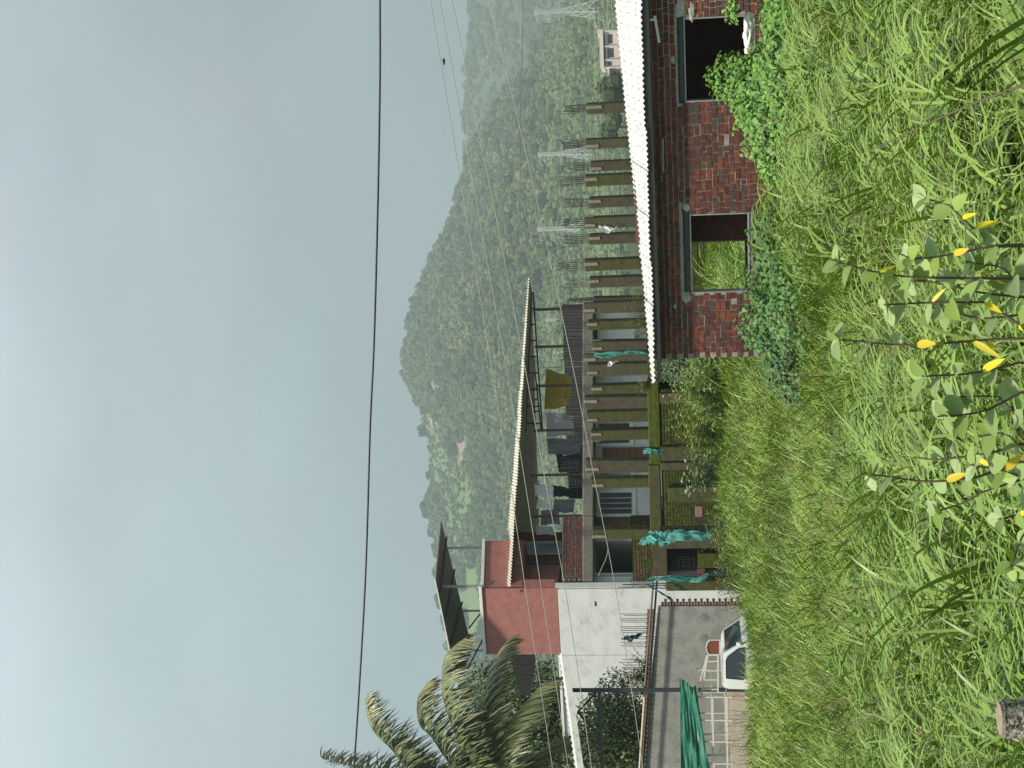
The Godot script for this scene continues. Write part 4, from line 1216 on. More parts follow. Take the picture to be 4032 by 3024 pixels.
	for i in 5:
		var u0 := i / 5.0
		var u1 := (i + 1) / 5.0 + 0.005
		var f0 := loc(fs, 2213, 2575, 0.5)
		var f1 := f0 + (t2 - t0) * 1.02 + Vector3(0, 0.02, 0)
		var g0 := loc(fs, 2203, 2578, -0.7)
		var g1 := g0 + (f1 - f0)
		put("roof_sheet", corr4(f1.lerp(f0, u0), f1.lerp(f0, u1), g1.lerp(g0, u0), g1.lerp(g0, u1), 0.16, 0.02, 2), wsh, sh)
	var fas := MB.new()
	fas.bar(loc(fs, 2222, 2575, 0.52), loc(fs, 2222, 2575, 0.52) + (t2 - t0), 0.02, 0.16)
	shape("fascia", fas, wsh, sh)
	build_truck()

func build_truck() -> void:
	var ft := frame(2600, 40.0, ALONG, -0.45)
	var root := thing("mini_truck", "white mini truck with caged cargo bed parked behind the grass", "truck", ft)
	var paint := M("truck_white", 0.72, 0.73, 0.73, 0.25)
	paint.clearcoat_enabled = true
	paint.clearcoat = 0.6
	var rubber := M("rubber", 0.02, 0.02, 0.021, 0.7)
	var glass := M("truck_glass", 0.03, 0.04, 0.045, 0.05)
	var trim := M("black_trim", 0.015, 0.015, 0.016, 0.5)
	var tub := M("cage_paint", 0.62, 0.60, 0.52, 0.5)
	var prof := []
	for q in [[3050, 2717], [2870, 2718], [2850, 2712], [2843, 2695], [2842, 2640], [2845, 2600], [2853, 2578], [2922, 2536], [2944, 2520], [2990, 2514], [3050, 2512]]:
		var p := loc(ft, q[0], q[1])
		prof.append(Vector2(p.x, p.y))
	var wdt := 1.45
	var body := MB.new()
	var n := prof.size()
	var inset := func(p: Vector2, z: float) -> Vector3:
		return Vector3(p.x, p.y, z - (0.10 * clampf((p.y - 1.15) / 0.7, 0, 1) if z > -0.7 else -0.10 * clampf((p.y - 1.15) / 0.7, 0, 1)))
	var poly := PackedVector2Array(prof)
	var tr := Geometry2D.triangulate_polygon(poly)
	for z in [0.0, -wdt]:
		for i in range(0, tr.size(), 3):
			body.tri(inset.call(prof[tr[i]], z), inset.call(prof[tr[i + 1]], z), inset.call(prof[tr[i + 2]], z))
	for i in n:
		var j := (i + 1) % n
		body.quad(inset.call(prof[i], 0.0), inset.call(prof[j], 0.0), inset.call(prof[j], -wdt), inset.call(prof[i], -wdt))
	var cab := shape("cab", body, paint, root)
	# side window with dark inside
	var sw := MB.new()
	var wp := []
	for q in [[2929, 2677], [2860, 2676], [2859, 2606], [2866, 2590], [2908, 2556], [2929, 2552]]: wp.append(loc(ft, q[0], q[1], 0.0))
	for i in wp.size(): wp[i] = inset.call(Vector2(wp[i].x, wp[i].y), 0.0) + Vector3(0, 0, 0.006)
	for i in range(1, wp.size() - 1): sw.tri(wp[0], wp[i], wp[i + 1])
	shape("side_window", sw, glass, cab)
	var seal := MB.new()
	for i in wp.size(): seal.bar(wp[i], wp[(i + 1) % wp.size()], 0.02, 0.02)
	shape("window_seal", seal, trim, cab)
	var ws := MB.new()
	var a0: Vector3 = inset.call(prof[6].lerp(prof[7], 0.06), 0.0)
	var a1: Vector3 = inset.call(prof[6].lerp(prof[7], 0.96), 0.0)
	var b0: Vector3 = inset.call(prof[6].lerp(prof[7], 0.06), -wdt)
	var b1: Vector3 = inset.call(prof[6].lerp(prof[7], 0.96), -wdt)
	var outw := Vector3(0.006, 0.006, 0)
	ws.quad(a0.lerp(b0, 0.06) + outw, b0.lerp(a0, 0.06) + outw, b1.lerp(a1, 0.06) + outw, a1.lerp(b1, 0.06) + outw)
	shape("windscreen", ws, glass, cab)
	bx("sticker", M("red_sticker", 0.55, 0.10, 0.08, 0.5), cab, a0.lerp(b0, 0.3) + Vector3(0.02, -0.14, 0), a0.lerp(b0, 0.5) + Vector3(0.09, -0.05, 0), 0.0)
	var seam := MB.new()
	for q in [[[2846, 2692], [3040, 2692]], [[2846, 2692], [2846, 2600]], [[2940, 2690], [2944, 2530]]]:
		var s0 := loc(ft, q[0][0], q[0][1])
		var s1 := loc(ft, q[1][0], q[1][1])
		seam.bar(inset.call(Vector2(s0.x, s0.y), 0.0) + Vector3(0, 0, 0.001), inset.call(Vector2(s1.x, s1.y), 0.0) + Vector3(0, 0, 0.001), 0.008, 0.008)
	shape("door_seam", seam, trim, cab)
	var mp := loc(ft, 2914, 2534, 0.16)
	lump(cab, "mirror", paint, mp, Vector3(0.05, 0.1, 0.09), 3, 0.12, 10)
	var ma := MB.new(); ma.tube([mp, mp + Vector3(-0.04, -0.16, -0.14)], 0.02, 0.02, 6); shape("mirror_arm", ma, trim, cab)
	for xx in [prof[8].x - 0.35, prof[0].x - 2.2]:
		for zz in [-0.14, -wdt + 0.14]:
			var wm := MB.new()
			wm.tube([Vector3(xx, 0.28, zz - 0.09), Vector3(xx, 0.28, zz + 0.09)], 0.28, 0.28, 20)
			var wl := shape("wheel", wm, rubber, root)
			var rm := MB.new()
			rm.tube([Vector3(xx, 0.28, zz - 0.095), Vector3(xx, 0.28, zz + 0.095)], 0.15, 0.15, 16)
			shape("rim", rm, mats["galvanised"], wl)
	bx("headlamp", M("lamp_lens", 0.6, 0.62, 0.62, 0.1), root, Vector3(prof[9].x - 0.06, 0.7, -0.34), Vector3(prof[9].x + 0.02, 0.86, -0.08), 0.02)
	# cargo bed
	var xb := loc(ft, 2900, 2742).x
	var xe := xb - 2.6
	var hb := loc(ft, 2871, 2860).y
	var beige := TX("beige_panel", [[0.2, C(0.40, 0.33, 0.27)], [0.8, C(0.52, 0.44, 0.37)]], 1.8, 0.012, 0.06, 0.4, 0.6, 0.8)
	bx("bed_side", beige, root, Vector3(xe, 0.55, -0.04), Vector3(xb, hb, 0.0), 0.008)
	bx("bed_side", beige, root, Vector3(xe, 0.55, -wdt), Vector3(xb, hb, -wdt + 0.04), 0.008)
	bx("bed_floor", trim, root, Vector3(xe, 0.5, -wdt + 0.04), Vector3(xb, 0.56, -0.04), 0.008)
	bx("chassis", trim, root, Vector3(xe, 0.32, -wdt + 0.3), Vector3(prof[0].x + 0.6, 0.49, -0.3), 0.008)
	var hr := [loc(ft, 2749, 2860).y, loc(ft, 2807, 2860).y, loc(ft, 2862, 2860).y]
	for z in [0.0, -wdt]:
		for h in hr:
			var m := MB.new(); m.bar(Vector3(xe, h, z), Vector3(xb, h, z), 0.045, 0.045); shape("cage_rail", m, tub, root)
		for q in [2744, 2835, 2920, 3006, 3090]:
			var x := loc(ft, 2800, q).x
			var m := MB.new(); m.bar(Vector3(x, hb - 0.1, z), Vector3(x, hr[0], z), 0.04, 0.04); shape("cage_post", m, tub, root)
	for h in hr:
		var m := MB.new(); m.bar(Vector3(xb, h, 0), Vector3(xb, h, -wdt), 0.04, 0.04); shape("cage_rail", m, tub, root)
	# rack over the cab: ladder frame and rusty name board
	var zr := -0.12
	for q in [[[2786, 2578], [2762, 2740]], [[2827, 2578], [2827, 2741]]]:
		var m := MB.new(); m.bar(loc(ft, q[0][0], q[0][1], zr), loc(ft, q[1][0], q[1][1], zr), 0.04, 0.04); shape("rack_rail", m, tub, root)
	for q in [[2787, 2579], [2785, 2603], [2781, 2640], [2775, 2676], [2768, 2714]]:
		var m := MB.new(); m.bar(loc(ft, q[0], q[1], zr), loc(ft, 2827, q[1], zr), 0.035, 0.035); shape("rack_rung", m, tub, root)
	var far := MB.new()
	far.bar(loc(ft, 2786, 2578, zr), loc(ft, 2755, 2690, -wdt), 0.035, 0.035)
	shape("rack_rail", far, tub, root)
	var rust := TX("rusty_board", [[0.2, C(0.12, 0.03, 0.018)], [0.55, C(0.22, 0.06, 0.03)], [0.8, C(0.30, 0.12, 0.06)]], 0.5, 0.03, 0.12)
	var bo := MB.new()
	var bp := []
	for q in [[2834, 2576], [2792, 2576], [2783, 2562], [2781, 2546], [2786, 2530], [2795, 2519], [2834, 2519]]: bp.append(loc(ft, q[0], q[1], zr + 0.01))
	for i in range(1, bp.size() - 1): bo.tri(bp[0], bp[i], bp[i + 1])
	for i in bp.size():
		var j := (i + 1) % bp.size()
		bo.quad(bp[i], bp[j], bp[j] + Vector3(0, 0, -0.03), bp[i] + Vector3(0, 0, -0.03))
	for i in range(1, bp.size() - 1): bo.tri(bp[0] + Vector3(0, 0, -0.03), bp[i] + Vector3(0, 0, -0.03), bp[i + 1] + Vector3(0, 0, -0.03))
	var bd := shape("name_board", bo, rust, root)
	var bdr := MB.new()
	for i in bp.size(): bdr.bar(bp[i] + Vector3(0, 0, 0.005), bp[(i + 1) % bp.size()] + Vector3(0, 0, 0.005), 0.03, 0.03)
	shape("border", bdr, mats["galvanised"], bd)
	# tarpaulin over the cage
	var gt := TX("green_tarp", [[0.2, C(0.008, 0.10, 0.065)], [0.6, C(0.012, 0.17, 0.11)], [0.9, C(0.03, 0.24, 0.16)]], 1.2, 0.012, 0.1, 0.5, 0.55, 2.0)
	cloth("green_tarpaulin", ft, [[2684, 3150], [2678, 2672], [2740, 2706], [2812, 3150]], 0.06, 2.2, 0.045, gt, "dark green tarpaulin draped over the side of the truck cage", "tarpaulin", "", 60, 30)
	cloth("green_tarpaulin", ft, [[2682, 3150], [2676, 2668], [2716, 2740], [2850, 3200]], -1.3, 3.0, 0.03, gt, "far half of the dark green tarpaulin inside the truck cage", "tarpaulin", "", 60, 20)

# ---------------------------------------------------------------- plants
func blade(m: MB, p: Vector3, az: float, ln: float, wd: float, lean: float, bend: float, col: Color, seg := 5) -> void:
	var d := Vector3(cos(az), 0, sin(az))
	var side := Vector3(-sin(az), 0, cos(az))
	var q := p
	var ang := lean
	var k := m.v.size()
	for i in seg + 1:
		var t := float(i) / seg
		var w := wd * (0.65 + 0.7 * t) * (1.0 - t * t * t) * 0.5 + 0.0006
		var dirv := d * sin(ang) + Vector3.UP * cos(ang)
		var nn := side.cross(dirv).normalized()
		m.v.append(q - side * w); m.v.append(q + side * w)
		m.n.append(nn); m.n.append(nn)
		m.c.append(col); m.c.append(col)
		q += dirv * ln / seg
		ang += bend / seg * (0.75 + 0.5 * t)
		side = side.rotated(dirv, 0.12)
	for i in seg:
		var a := k + i * 2
		m.ix.append_array([a, a + 2, a + 1, a + 1, a + 2, a + 3])

func tuft(sd: int, n: int, rad: float, ln: Vector2, wd: Vector2, lean: Vector2, bend: Vector2, wind: float) -> ArrayMesh:
	var r := RandomNumberGenerator.new()
	r.seed = sd
	var m := MB.new()
	for i in n:
		var az := r.randf() * TAU
		if r.randf() < wind: az = r.randfn(0.0, 0.45) + (0.0 if r.randf() < 0.75 else PI)
		var p := Vector3(r.randfn() * rad, -0.03, r.randfn() * rad)
		var g := r.randf_range(0.4, 1.2)
		var tone := r.randf()
		var col := Color(g * (1.0 + 0.18 * tone), g, g * (1.0 - 0.35 * tone))
		if r.randf() < 0.3: col = Color(1.5 * g + 0.4, 1.15 * g + 0.4, 1.8 * g + 0.6)
		blade(m, p, az, r.randf_range(ln.x, ln.y), r.randf_range(wd.x, wd.y), r.randf_range(lean.x, lean.y), r.randf_range(bend.x, bend.y), col, 7)
	return m.mesh()

func ovate(m: MB, p: Vector3, d: Vector3, nrm: Vector3, ln: float, wd: float, curl: float, col: Color, seg := 5, heart := false) -> void:
	var side := d.cross(nrm).normalized()
	var up := side.cross(d).normalized()
	var k := m.v.size()
	for i in seg + 1:
		var t := float(i) / seg
		var w := wd * 0.5 * pow(sin(PI * pow(t, 0.8 if not heart else 0.55)), 0.75) if t > 0 and t < 1 else 0.002
		var q := p + d * ln * t - up * curl * ln * t * t
		m.v.append(q - side * w + up * w * 0.25); m.v.append(q); m.v.append(q + side * w + up * w * 0.25)
		m.n.append((up + side * 0.25).normalized()); m.n.append(up); m.n.append((up - side * 0.25).normalized())
		for z in 3: m.c.append(col)
	for i in seg:
		var a := k + i * 3
		m.ix.append_array([a, a + 3, a + 1, a + 1, a + 3, a + 4, a + 1, a + 4, a + 2, a + 2, a + 4, a + 5])

func visible_spot(d: float, wide := 0.05) -> Vector3:
	var half := 0.25 + wide
	var x := rnd(-half, half) * d + 0.02 * d
	return Vector3(x, level(x, -d), -d)
func blocked(p: Vector3) -> bool:
	# keep grass out of the shed, the plinth and the yard
	var s := frame(1050, 25.0, ALONG, 0).affine_inverse() * p
	if s.x > loc(frame(1050, 25.0, ALONG, 0), 2800, 1408).x - 0.05 and s.z < 0.1 and s.z > -0.5 - 0.36 * maxf(0.0, s.x + 1.2): return true
	var f := frame(1500, 44.0, ALONG, 0).affine_inverse() * p
	if f.z < 0.05: return true
	return false

func build_grass() -> void:
	var gm := VC("grass_blades", 0.42, 0.5)
	var kinds := []
	var groups := []
	for k in 6:
		kinds.append(tuft(300 + k, 38, 0.075, Vector2(0.5, 1.05), Vector2(0.015, 0.027), Vector2(0.0, 0.42), Vector2(1.9, 3.3), [0.1, 0.5, 0.3, 0.6, 0.2, 0.4][k]))
		groups.append([[], []])
	for k in 4:
		kinds.append(tuft(340 + k, 50, 0.12, Vector2(0.2, 0.6), Vector2(0.007, 0.015), Vector2(0.05, 0.6), Vector2(0.5, 2.2), 0.3))
		groups.append([[], []])
	for k in 3:
		kinds.append(tuft(360 + k, 20, 0.12, Vector2(0.5, 0.95), Vector2(0.018, 0.032), Vector2(0.2, 0.7), Vector2(0.6, 1.9), 0.3))
		groups.append([[], []])
	var bands := [[4.6, 8.0, 26.0], [8.0, 12.0, 22.0], [12.0, 18.0, 19.0], [18.0, 26.0, 16.0], [26.0, 34.0, 15.0], [34.0, 46.0, 18.0]]
	for b in bands:
		var n := int(0.6 * (b[1] * b[1] - b[0] * b[0]) / 2.0 * b[2])
		for i in n:
			var d := sqrt(rnd(b[0] * b[0], b[1] * b[1]))
			var p := visible_spot(d)
			if d > 21 and blocked(p): continue
			var pn := nz.get_noise_2d(p.x * 9.0, p.z * 9.0)
			var pn2 := nz.get_noise_2d(p.x * 25.0 + 300.0, p.z * 25.0)
			var fine := (sst(13.5, 16.0, d + pn * 2.0 + p.x * 0.25) * (1.0 - sst(0.0, 1.2, p.x - 0.5))) > rng.randf()
			if pn2 > 0.42 and not fine and rng.randf() < 0.6: continue
			var k := 0
			if fine: k = 6 + rng.randi() % 4
			elif rng.randf() < 0.07: k = 10 + rng.randi() % 3
			else: k = rng.randi() % 6
			var s := lerpf(0.45, 1.15, pow(rng.randf(), 1.2)) * (1.0 + 0.5 * pn2)
			if d > 16: s *= 1.0 + 0.35 * sst(16, 30, d)
			var rot := rnd(-0.5, 0.5) + 1.6 * pn2 + (0.0 if k < 6 else rnd(0, TAU))
			groups[k][0].append(Transform3D(Basis(Vector3.UP, rot).scaled(Vector3(s, s * rnd(0.85, 1.15), s)), p))
			var col := C(0.15, 0.28, 0.038).lerp(C(0.25, 0.385, 0.085), clampf(0.5 + pn + rnd(-0.35, 0.35), 0, 1))
			if fine: col = col.lerp(C(0.25, 0.385, 0.045), clampf(0.4 + pn2, 0, 1))
			groups[k][1].append(col)
	var ds := MB.new()
	var dr := RandomNumberGenerator.new()
	dr.seed = 5
	for i in 5:
		var az := dr.randf() * TAU
		var h := dr.randf_range(0.6, 0.95)
		var e := Vector3(cos(az), 0, sin(az)) * dr.randf_range(0.1, 0.35)
		ds.tube([Vector3.ZERO, e * 0.3 + Vector3(0, h * 0.6, 0), e + Vector3(0, h, 0)], 0.0028, 0.0015, 4, C(0.34, 0.28, 0.13))
		for k in 7: ovate(ds, e * 0.9 + Vector3(0, h - 0.012 * k, 0), Vector3(dr.randfn(), 0.8, dr.randfn()).normalized(), Vector3(0, 0.3, 1), 0.03, 0.006, 0.2, C(0.36, 0.30, 0.12), 2)
	var dxs := []
	for i in 260:
		var p := visible_spot(sqrt(rnd(36.0, 1000.0)))
		if -p.z > 21 and blocked(p): continue
		dxs.append(Transform3D(Basis(Vector3.UP, rnd(0, TAU)).scaled(Vector3.ONE * rnd(0.6, 1.05)), p))
	tag(many("dry_stalks", ds.mesh(), VC("dry_stalk", 0.8, 0.3), dxs, []), "thin dry straw-coloured grass stalks with seed heads", "grass", "", "stuff")
	var say := ["long arching green grass covering the plot", "long green grass combed over to one side", "long green grass in loose tufts", "long green grass lying in swathes", "long green grass in open clumps", "long green grass bending across the plot", "fine yellow-green grass on the far part of the plot", "fine short grass between the weeds", "fine grass tufts near the truck", "fine grass tufts near the plinth", "broad-bladed grass clumps standing out of the meadow", "broad pale grass clumps standing above the rest", "broad-bladed tall grass scattered over the plot"]
	for k in kinds.size():
		if groups[k][0].size() == 0: continue
		tag(many("grass", kinds[k], gm, groups[k][0], groups[k][1]), say[k], "grass", "grass of the plot", "stuff")

# a mound of leaves: points on a lumpy dome, each a little leaf
func mound(called: String, label: String, cat: String, c: Vector3, r: Vector3, n: int, lsize: Vector2, cols: Array, sd: int, heart := true, group := "") -> void:
	var rr := RandomNumberGenerator.new()
	rr.seed = sd
	var t := thing(called, label, cat, Transform3D(Basis.IDENTITY, c), group)
	var q := FastNoiseLite.new()
	q.seed = sd; q.frequency = 1.1
	var m := MB.new()
	for i in n:
		var d := Vector3(rr.randfn(), absf(rr.randfn()) * 0.9, rr.randfn()).normalized()
		var k := 1.0 + 0.5 * q.get_noise_3d(d.x * 2.0, d.y * 2.0, d.z * 2.0) - pow(rr.randf(), 2.0) * 0.45
		var p := d * r * k
		var nn := (d * 0.6 + Vector3(0, 0.7, 0.35) + Vector3(rr.randfn(), rr.randfn(), rr.randfn()) * 0.35).normalized()
		var dd := nn.cross(Vector3(rr.randfn(), rr.randfn(), rr.randfn())).normalized()
		if dd.y > 0: dd = -dd
		var s := rr.randf_range(lsize.x, lsize.y)
		var g := rr.randf_range(0.75, 1.25)
		var cc: Color = cols[rr.randi() % cols.size()]
		ovate(m, p, dd, nn, s, s * (0.85 if heart else 0.45), 0.25, Color(cc.r * g, cc.g * g, cc.b * g), 3, heart)
	shape("foliage", m, VC("leafy", 0.5, 0.35), t)
	var st := MB.new()
	for i in 14:
		var d := Vector3(rr.randfn() * 0.7, 1.0, rr.randfn() * 0.7).normalized()
		st.tube([Vector3(0, -0.1, 0) + d * r * 0.1, d * r * 0.5 + Vector3(0.02, 0.02, 0), d * r * 0.85], 0.010, 0.004, 5, C(0.10, 0.12, 0.04))
	shape("stems", st, VC("stem_mat", 0.8), t)

# upright herb: stems with small leaves up their length
func herb(called: String, label: String, cat: String, base: Vector3, hgt: float, spread: float, stems: int, lsize: float, col: Color, tip: Color, sd: int, lratio := 0.4, group := "", pitch := 0.035) -> void:
	var rr := RandomNumberGenerator.new()
	rr.seed = sd
	var t := thing(called, label, cat, Transform3D(Basis.IDENTITY, base), group)
	var st := MB.new()
	var lf := MB.new()
	for i in stems:
		var az := rr.randf() * TAU
		var rad := spread * sqrt(rr.randf())
		var h := hgt * rr.randf_range(0.55, 1.05)
		var b0 := Vector3(cos(az), 0, sin(az)) * rad * 0.3 - Vector3(0, 0.1, 0)
		var pts := []
		for k in 6:
			var f := k / 5.0
			pts.append(b0 + Vector3(cos(az), 0, sin(az)) * rad * 0.9 * pow(f, 1.4) + Vector3(rr.randfn() * 0.012, (h + 0.1) * f, rr.randfn() * 0.012))
		st.tube(pts, 0.006, 0.0025, 5, C(0.11, 0.12, 0.05))
		var s := 0.2
		var az2 := rr.randf() * TAU
		while s < 1.0:
			var fi := s * 5.0
			var k0 := mini(int(fi), 4)
			var p: Vector3 = pts[k0].lerp(pts[k0 + 1], fi - k0)
			az2 += 2.4
			var d := Vector3(cos(az2), rr.randf_range(0.1, 0.9), sin(az2)).normalized()
			var g := rr.randf_range(0.8, 1.2)
			var c := col.lerp(tip, clampf((s - 0.75) * 4.0, 0, 1))
			var l := lsize * rr.randf_range(0.7, 1.2) * (1.0 if s < 0.85 else 0.7)
			ovate(lf, p, d, (Vector3.UP + d * 0.2 + Vector3(rr.randfn(), rr.randfn(), rr.randfn()) * 0.3).normalized(), l, l * lratio, 0.3, Color(c.r * g, c.g * g, c.b * g), 3)
			s += pitch / hgt
	shape("stems", st, VC("stem_mat", 0.8), t)
	shape("foliage", lf, VC("leafy", 0.5, 0.35), t)

func ground_at(x: float, y: float, d: float) -> Vector3:
	var p := pt(x, y, d)
	return Vector3(p.x, level(p.x, p.z), p.z)

func build_greens() -> void:
	var hc := [C(0.13, 0.27, 0.045), C(0.17, 0.32, 0.055), C(0.10, 0.22, 0.04)]
	var at := func(x: float, y: float, d: float) -> Vector3:
		return pt(x, y, d)
	# creepers along the shed wall
	mound("creeper_bush", "leafy green creeper climbing into the black shed window", "creeper", at.call(2915, 305, 24.0), Vector3(0.36, 0.5, 0.24), 900, Vector2(0.05, 0.085), hc, 61)
	mound("creeper_bush", "leafy creeper heaped below the black shed window", "creeper", at.call(3030, 370, 23.0), Vector3(0.7, 0.55, 0.5), 2600, Vector2(0.05, 0.09), hc, 62)
	mound("creeper_bush", "leafy creeper at the corner with the white lime patch", "creeper", at.call(3125, 60, 22.2), Vector3(0.9, 0.45, 0.5), 2200, Vector2(0.05, 0.09), hc, 63)
	mound("creeper_bush", "sprig of creeper dangling beside the white sack", "creeper", at.call(2895, 45, 23.1), Vector3(0.18, 0.17, 0.12), 160, Vector2(0.05, 0.08), hc, 64)
	mound("creeper_bush", "low creeper spreading below the bare brick between the windows", "creeper", at.call(3090, 480, 22.4), Vector3(0.8, 0.6, 0.6), 2600, Vector2(0.05, 0.09), hc, 65)
	mound("creeper_bush", "creeper patch further out from the bare brick", "creeper", at.call(3130, 230, 21.6), Vector3(1.0, 0.5, 0.6), 2600, Vector2(0.05, 0.09), hc, 66)
	mound("dark_creeper", "dark leafy creeper mound under the open shed window", "creeper", at.call(3105, 960, 22.9), Vector3(0.75, 0.5, 0.6), 2600, Vector2(0.05, 0.085), [C(0.075, 0.175, 0.035), C(0.105, 0.22, 0.045), C(0.055, 0.14, 0.03)], 67)
	mound("dark_creeper", "dark leafy creeper mound left of the open shed window", "creeper", at.call(3105, 1230, 23.0), Vector3(0.85, 0.66, 0.6), 3200, Vector2(0.05, 0.085), [C(0.075, 0.175, 0.035), C(0.105, 0.22, 0.045), C(0.055, 0.14, 0.03)], 68)
	mound("dark_creeper", "dark leafy creeper trailing at the left corner of the shed", "creeper", at.call(3130, 1380, 22.8), Vector3(0.7, 0.5, 0.5), 1800, Vector2(0.045, 0.08), [C(0.05, 0.12, 0.03), C(0.08, 0.17, 0.035)], 69)
	mound("creeper_bush", "creeper running on between the two shed windows", "creeper", at.call(3110, 620, 22.6), Vector3(0.6, 0.4, 0.5), 1500, Vector2(0.05, 0.09), hc, 610)
	mound("dark_creeper", "outer edge of the dark creeper in front of the shed corner", "creeper", at.call(3165, 1140, 22.0), Vector3(0.9, 0.5, 0.55), 2400, Vector2(0.05, 0.085), [C(0.075, 0.175, 0.035), C(0.105, 0.22, 0.045)], 611)
	mound("creeper_bush", "creeper spilling into the grass below the white sack", "creeper", at.call(3185, 120, 21.4), Vector3(0.9, 0.45, 0.5), 2200, Vector2(0.05, 0.09), hc, 612)
	mound("creeper_bush", "creeper spilling into the grass below the bare brick", "creeper", at.call(3170, 420, 21.6), Vector3(0.9, 0.45, 0.5), 2200, Vector2(0.05, 0.09), hc, 613)
	# bushes by the plinth
	mound("weed_bush", "grey-green weed bush in front of the black plinth opening", "bush", at.call(2700, 1450, 40.5), Vector3(0.45, 0.75, 0.3), 1500, Vector2(0.05, 0.09), [C(0.09, 0.145, 0.06), C(0.12, 0.18, 0.065)], 71, false)
	mound("weed_bush", "dense green weed bush beside the shed corner", "bush", at.call(2835, 1500, 38.5), Vector3(1.0, 0.85, 0.6), 3200, Vector2(0.06, 0.11), [C(0.13, 0.23, 0.04), C(0.16, 0.26, 0.045), C(0.10, 0.18, 0.035)], 72, false)
	for q in [[2880, 1560, 38.0, 1.5, 0.55, 16, 73, "tall feathery weed with yellow tips beside the dense weed bush"], [2860, 1610, 39.0, 1.35, 0.5, 16, 74, "feathery weed with yellow tips left of the tallest feathery weed"], [2880, 1680, 39.5, 1.2, 0.5, 16, 75, "feathery weed with yellow tips before the bare mossy bricks"], [2890, 1730, 39.5, 1.0, 0.45, 12, 76, "shortest feathery weed, beside the first mossy pier"]]:
		herb("feathery_weed", q[7], "weed", ground_at(q[0], q[1], q[2]), q[3] + 0.35, q[4] + 0.15, q[5] + 18, 0.13, C(0.18, 0.27, 0.05), C(0.36, 0.42, 0.06), q[6], 0.34, "feathery weeds by the plinth", 0.03)
	herb("round_leaf_shrub", "grey-green shrub with round leaves between the mossy piers", "shrub", ground_at(2850, 1850, 41.5), 1.6, 0.65, 26, 0.19, C(0.21, 0.285, 0.15), C(0.21, 0.285, 0.15), 81, 0.62, "", 0.07)
	for q in [[2850, 2060, 40.5, 82, 0.7, "tangled olive weed below the leaning dark board"], [2860, 2270, 40.0, 83, 1.0, "tangled olive weed below the second teal cloth"], [2850, 2330, 41.5, 84, 1.2, "tall tangled weed in front of the strip of white wall"], [2870, 2210, 40.5, 85, 0.8, "tangled weed in front of the basement grille"], [2880, 2140, 40.0, 86, 0.55, "low tangled weed at the foot of the teal-draped column"], [2880, 2380, 41.0, 87, 0.9, "tangled weed at the foot of the brick teeth"]]:
		herb("tangled_weed", q[5], "weed", ground_at(q[0], q[1], q[2]), q[4] + 0.3, 0.7, 40, 0.10, C(0.18, 0.245, 0.06), C(0.18, 0.245, 0.06), q[3], 0.45, "tangled weeds before the columns", 0.03)
	for i in 26:
		var y := 1480.0 + i * 34.0
		herb("field_weed", "small bushy weed at the edge of the long grass", "weed", ground_at(3000, y, rnd(30.0, 38.0)), rnd(0.5, 0.95), 0.5, 18, 0.085, C(0.20, 0.30, 0.048), C(0.20, 0.30, 0.048), 400 + i, 0.4, "weeds in the far half of the plot", 0.03)
	for i in 14:
		herb("wiry_weed", "thin dark wiry weed stalk rising in front of the truck bed", "weed", ground_at(2990, 2735 + i * 20.0, rnd(33.0, 36.5)), rnd(0.7, 1.25), 0.25, 4, 0.05, C(0.06, 0.08, 0.028), C(0.06, 0.08, 0.028), 440 + i, 0.35, "wiry weeds by the truck", 0.04)
	herb("wall_vine", "bright green climbing plant hanging before the truck window", "vine", ground_at(2980, 2590, 38.6), 1.15, 0.12, 5, 0.08, C(0.17, 0.27, 0.055), C(0.17, 0.27, 0.055), 460, 0.5)
	# plants rooted on the roof edge and the beam
	var fp := frame(1500, 44.0, ALONG, 0.0)
	for q in [[2560, 1160, 0.75, 90], [2565, 1210, 0.95, 91], [2560, 1260, 0.7, 92], [2570, 1300, 0.55, 93]]:
		herb("roof_weed", "yellow-green weed growing behind the shed roof edge", "weed", fp * loc(fp, q[0], q[1], 0.4), q[2], 0.45, 14, 0.07, C(0.13, 0.17, 0.04), C(0.22, 0.24, 0.05), q[3], 0.4, "weeds behind the roof edge", 0.035)
	herb("beam_weed", "tuft of lime-green weed growing on the plinth beam", "weed", fp * loc(fp, 2550, 1518, 0.0), 0.36, 0.3, 26, 0.07, C(0.22, 0.27, 0.05), C(0.28, 0.32, 0.06), 95, 0.3, "", 0.03)
	herb("wall_shrub", "dark green shrub growing on top of the grey wall", "shrub", pt(2545, 2625, 46.0), 0.5, 0.5, 22, 0.1, C(0.09, 0.13, 0.035), C(0.09, 0.13, 0.035), 96, 0.5, "", 0.04)
	herb("wall_shrub", "yellow-green shrub on the grey wall beside the steel post", "shrub", pt(2545, 2690, 46.0), 0.75, 0.6, 26, 0.1, C(0.14, 0.18, 0.045), C(0.14, 0.18, 0.045), 97, 0.5, "", 0.04)
	# dry stick and weathered post in the grass
	var st := MB.new()
	st.tube([pt(3430, 590, 9.2), pt(3560, 530, 8.9), pt(3700, 465, 8.5), pt(3850, 400, 8.1), pt(3960, 360, 7.8), pt(4140, 290, 7.4)], 0.0035, 0.0075, 7)
	tag(shape("dry_stick", st, M("dry_wood", 0.12, 0.092, 0.065, 0.9)), "long thin dry brown stick poking up from the grass", "stick")
	var tw := MB.new()
	tw.tube([pt(3130, 1560, 29.0), pt(3160, 1548, 28.9), pt(3235, 1540, 28.7)], 0.010, 0.016, 5)
	tw.tube([pt(3145, 1560, 29.0), pt(3240, 1556, 28.8)], 0.008, 0.012, 5)
	tag(shape("dead_twig", tw, M("dead_wood", 0.32, 0.26, 0.22, 0.9)), "pale dead twig lying among the far weeds", "twig")
	var base := pt(3985, 2831, 6.9)
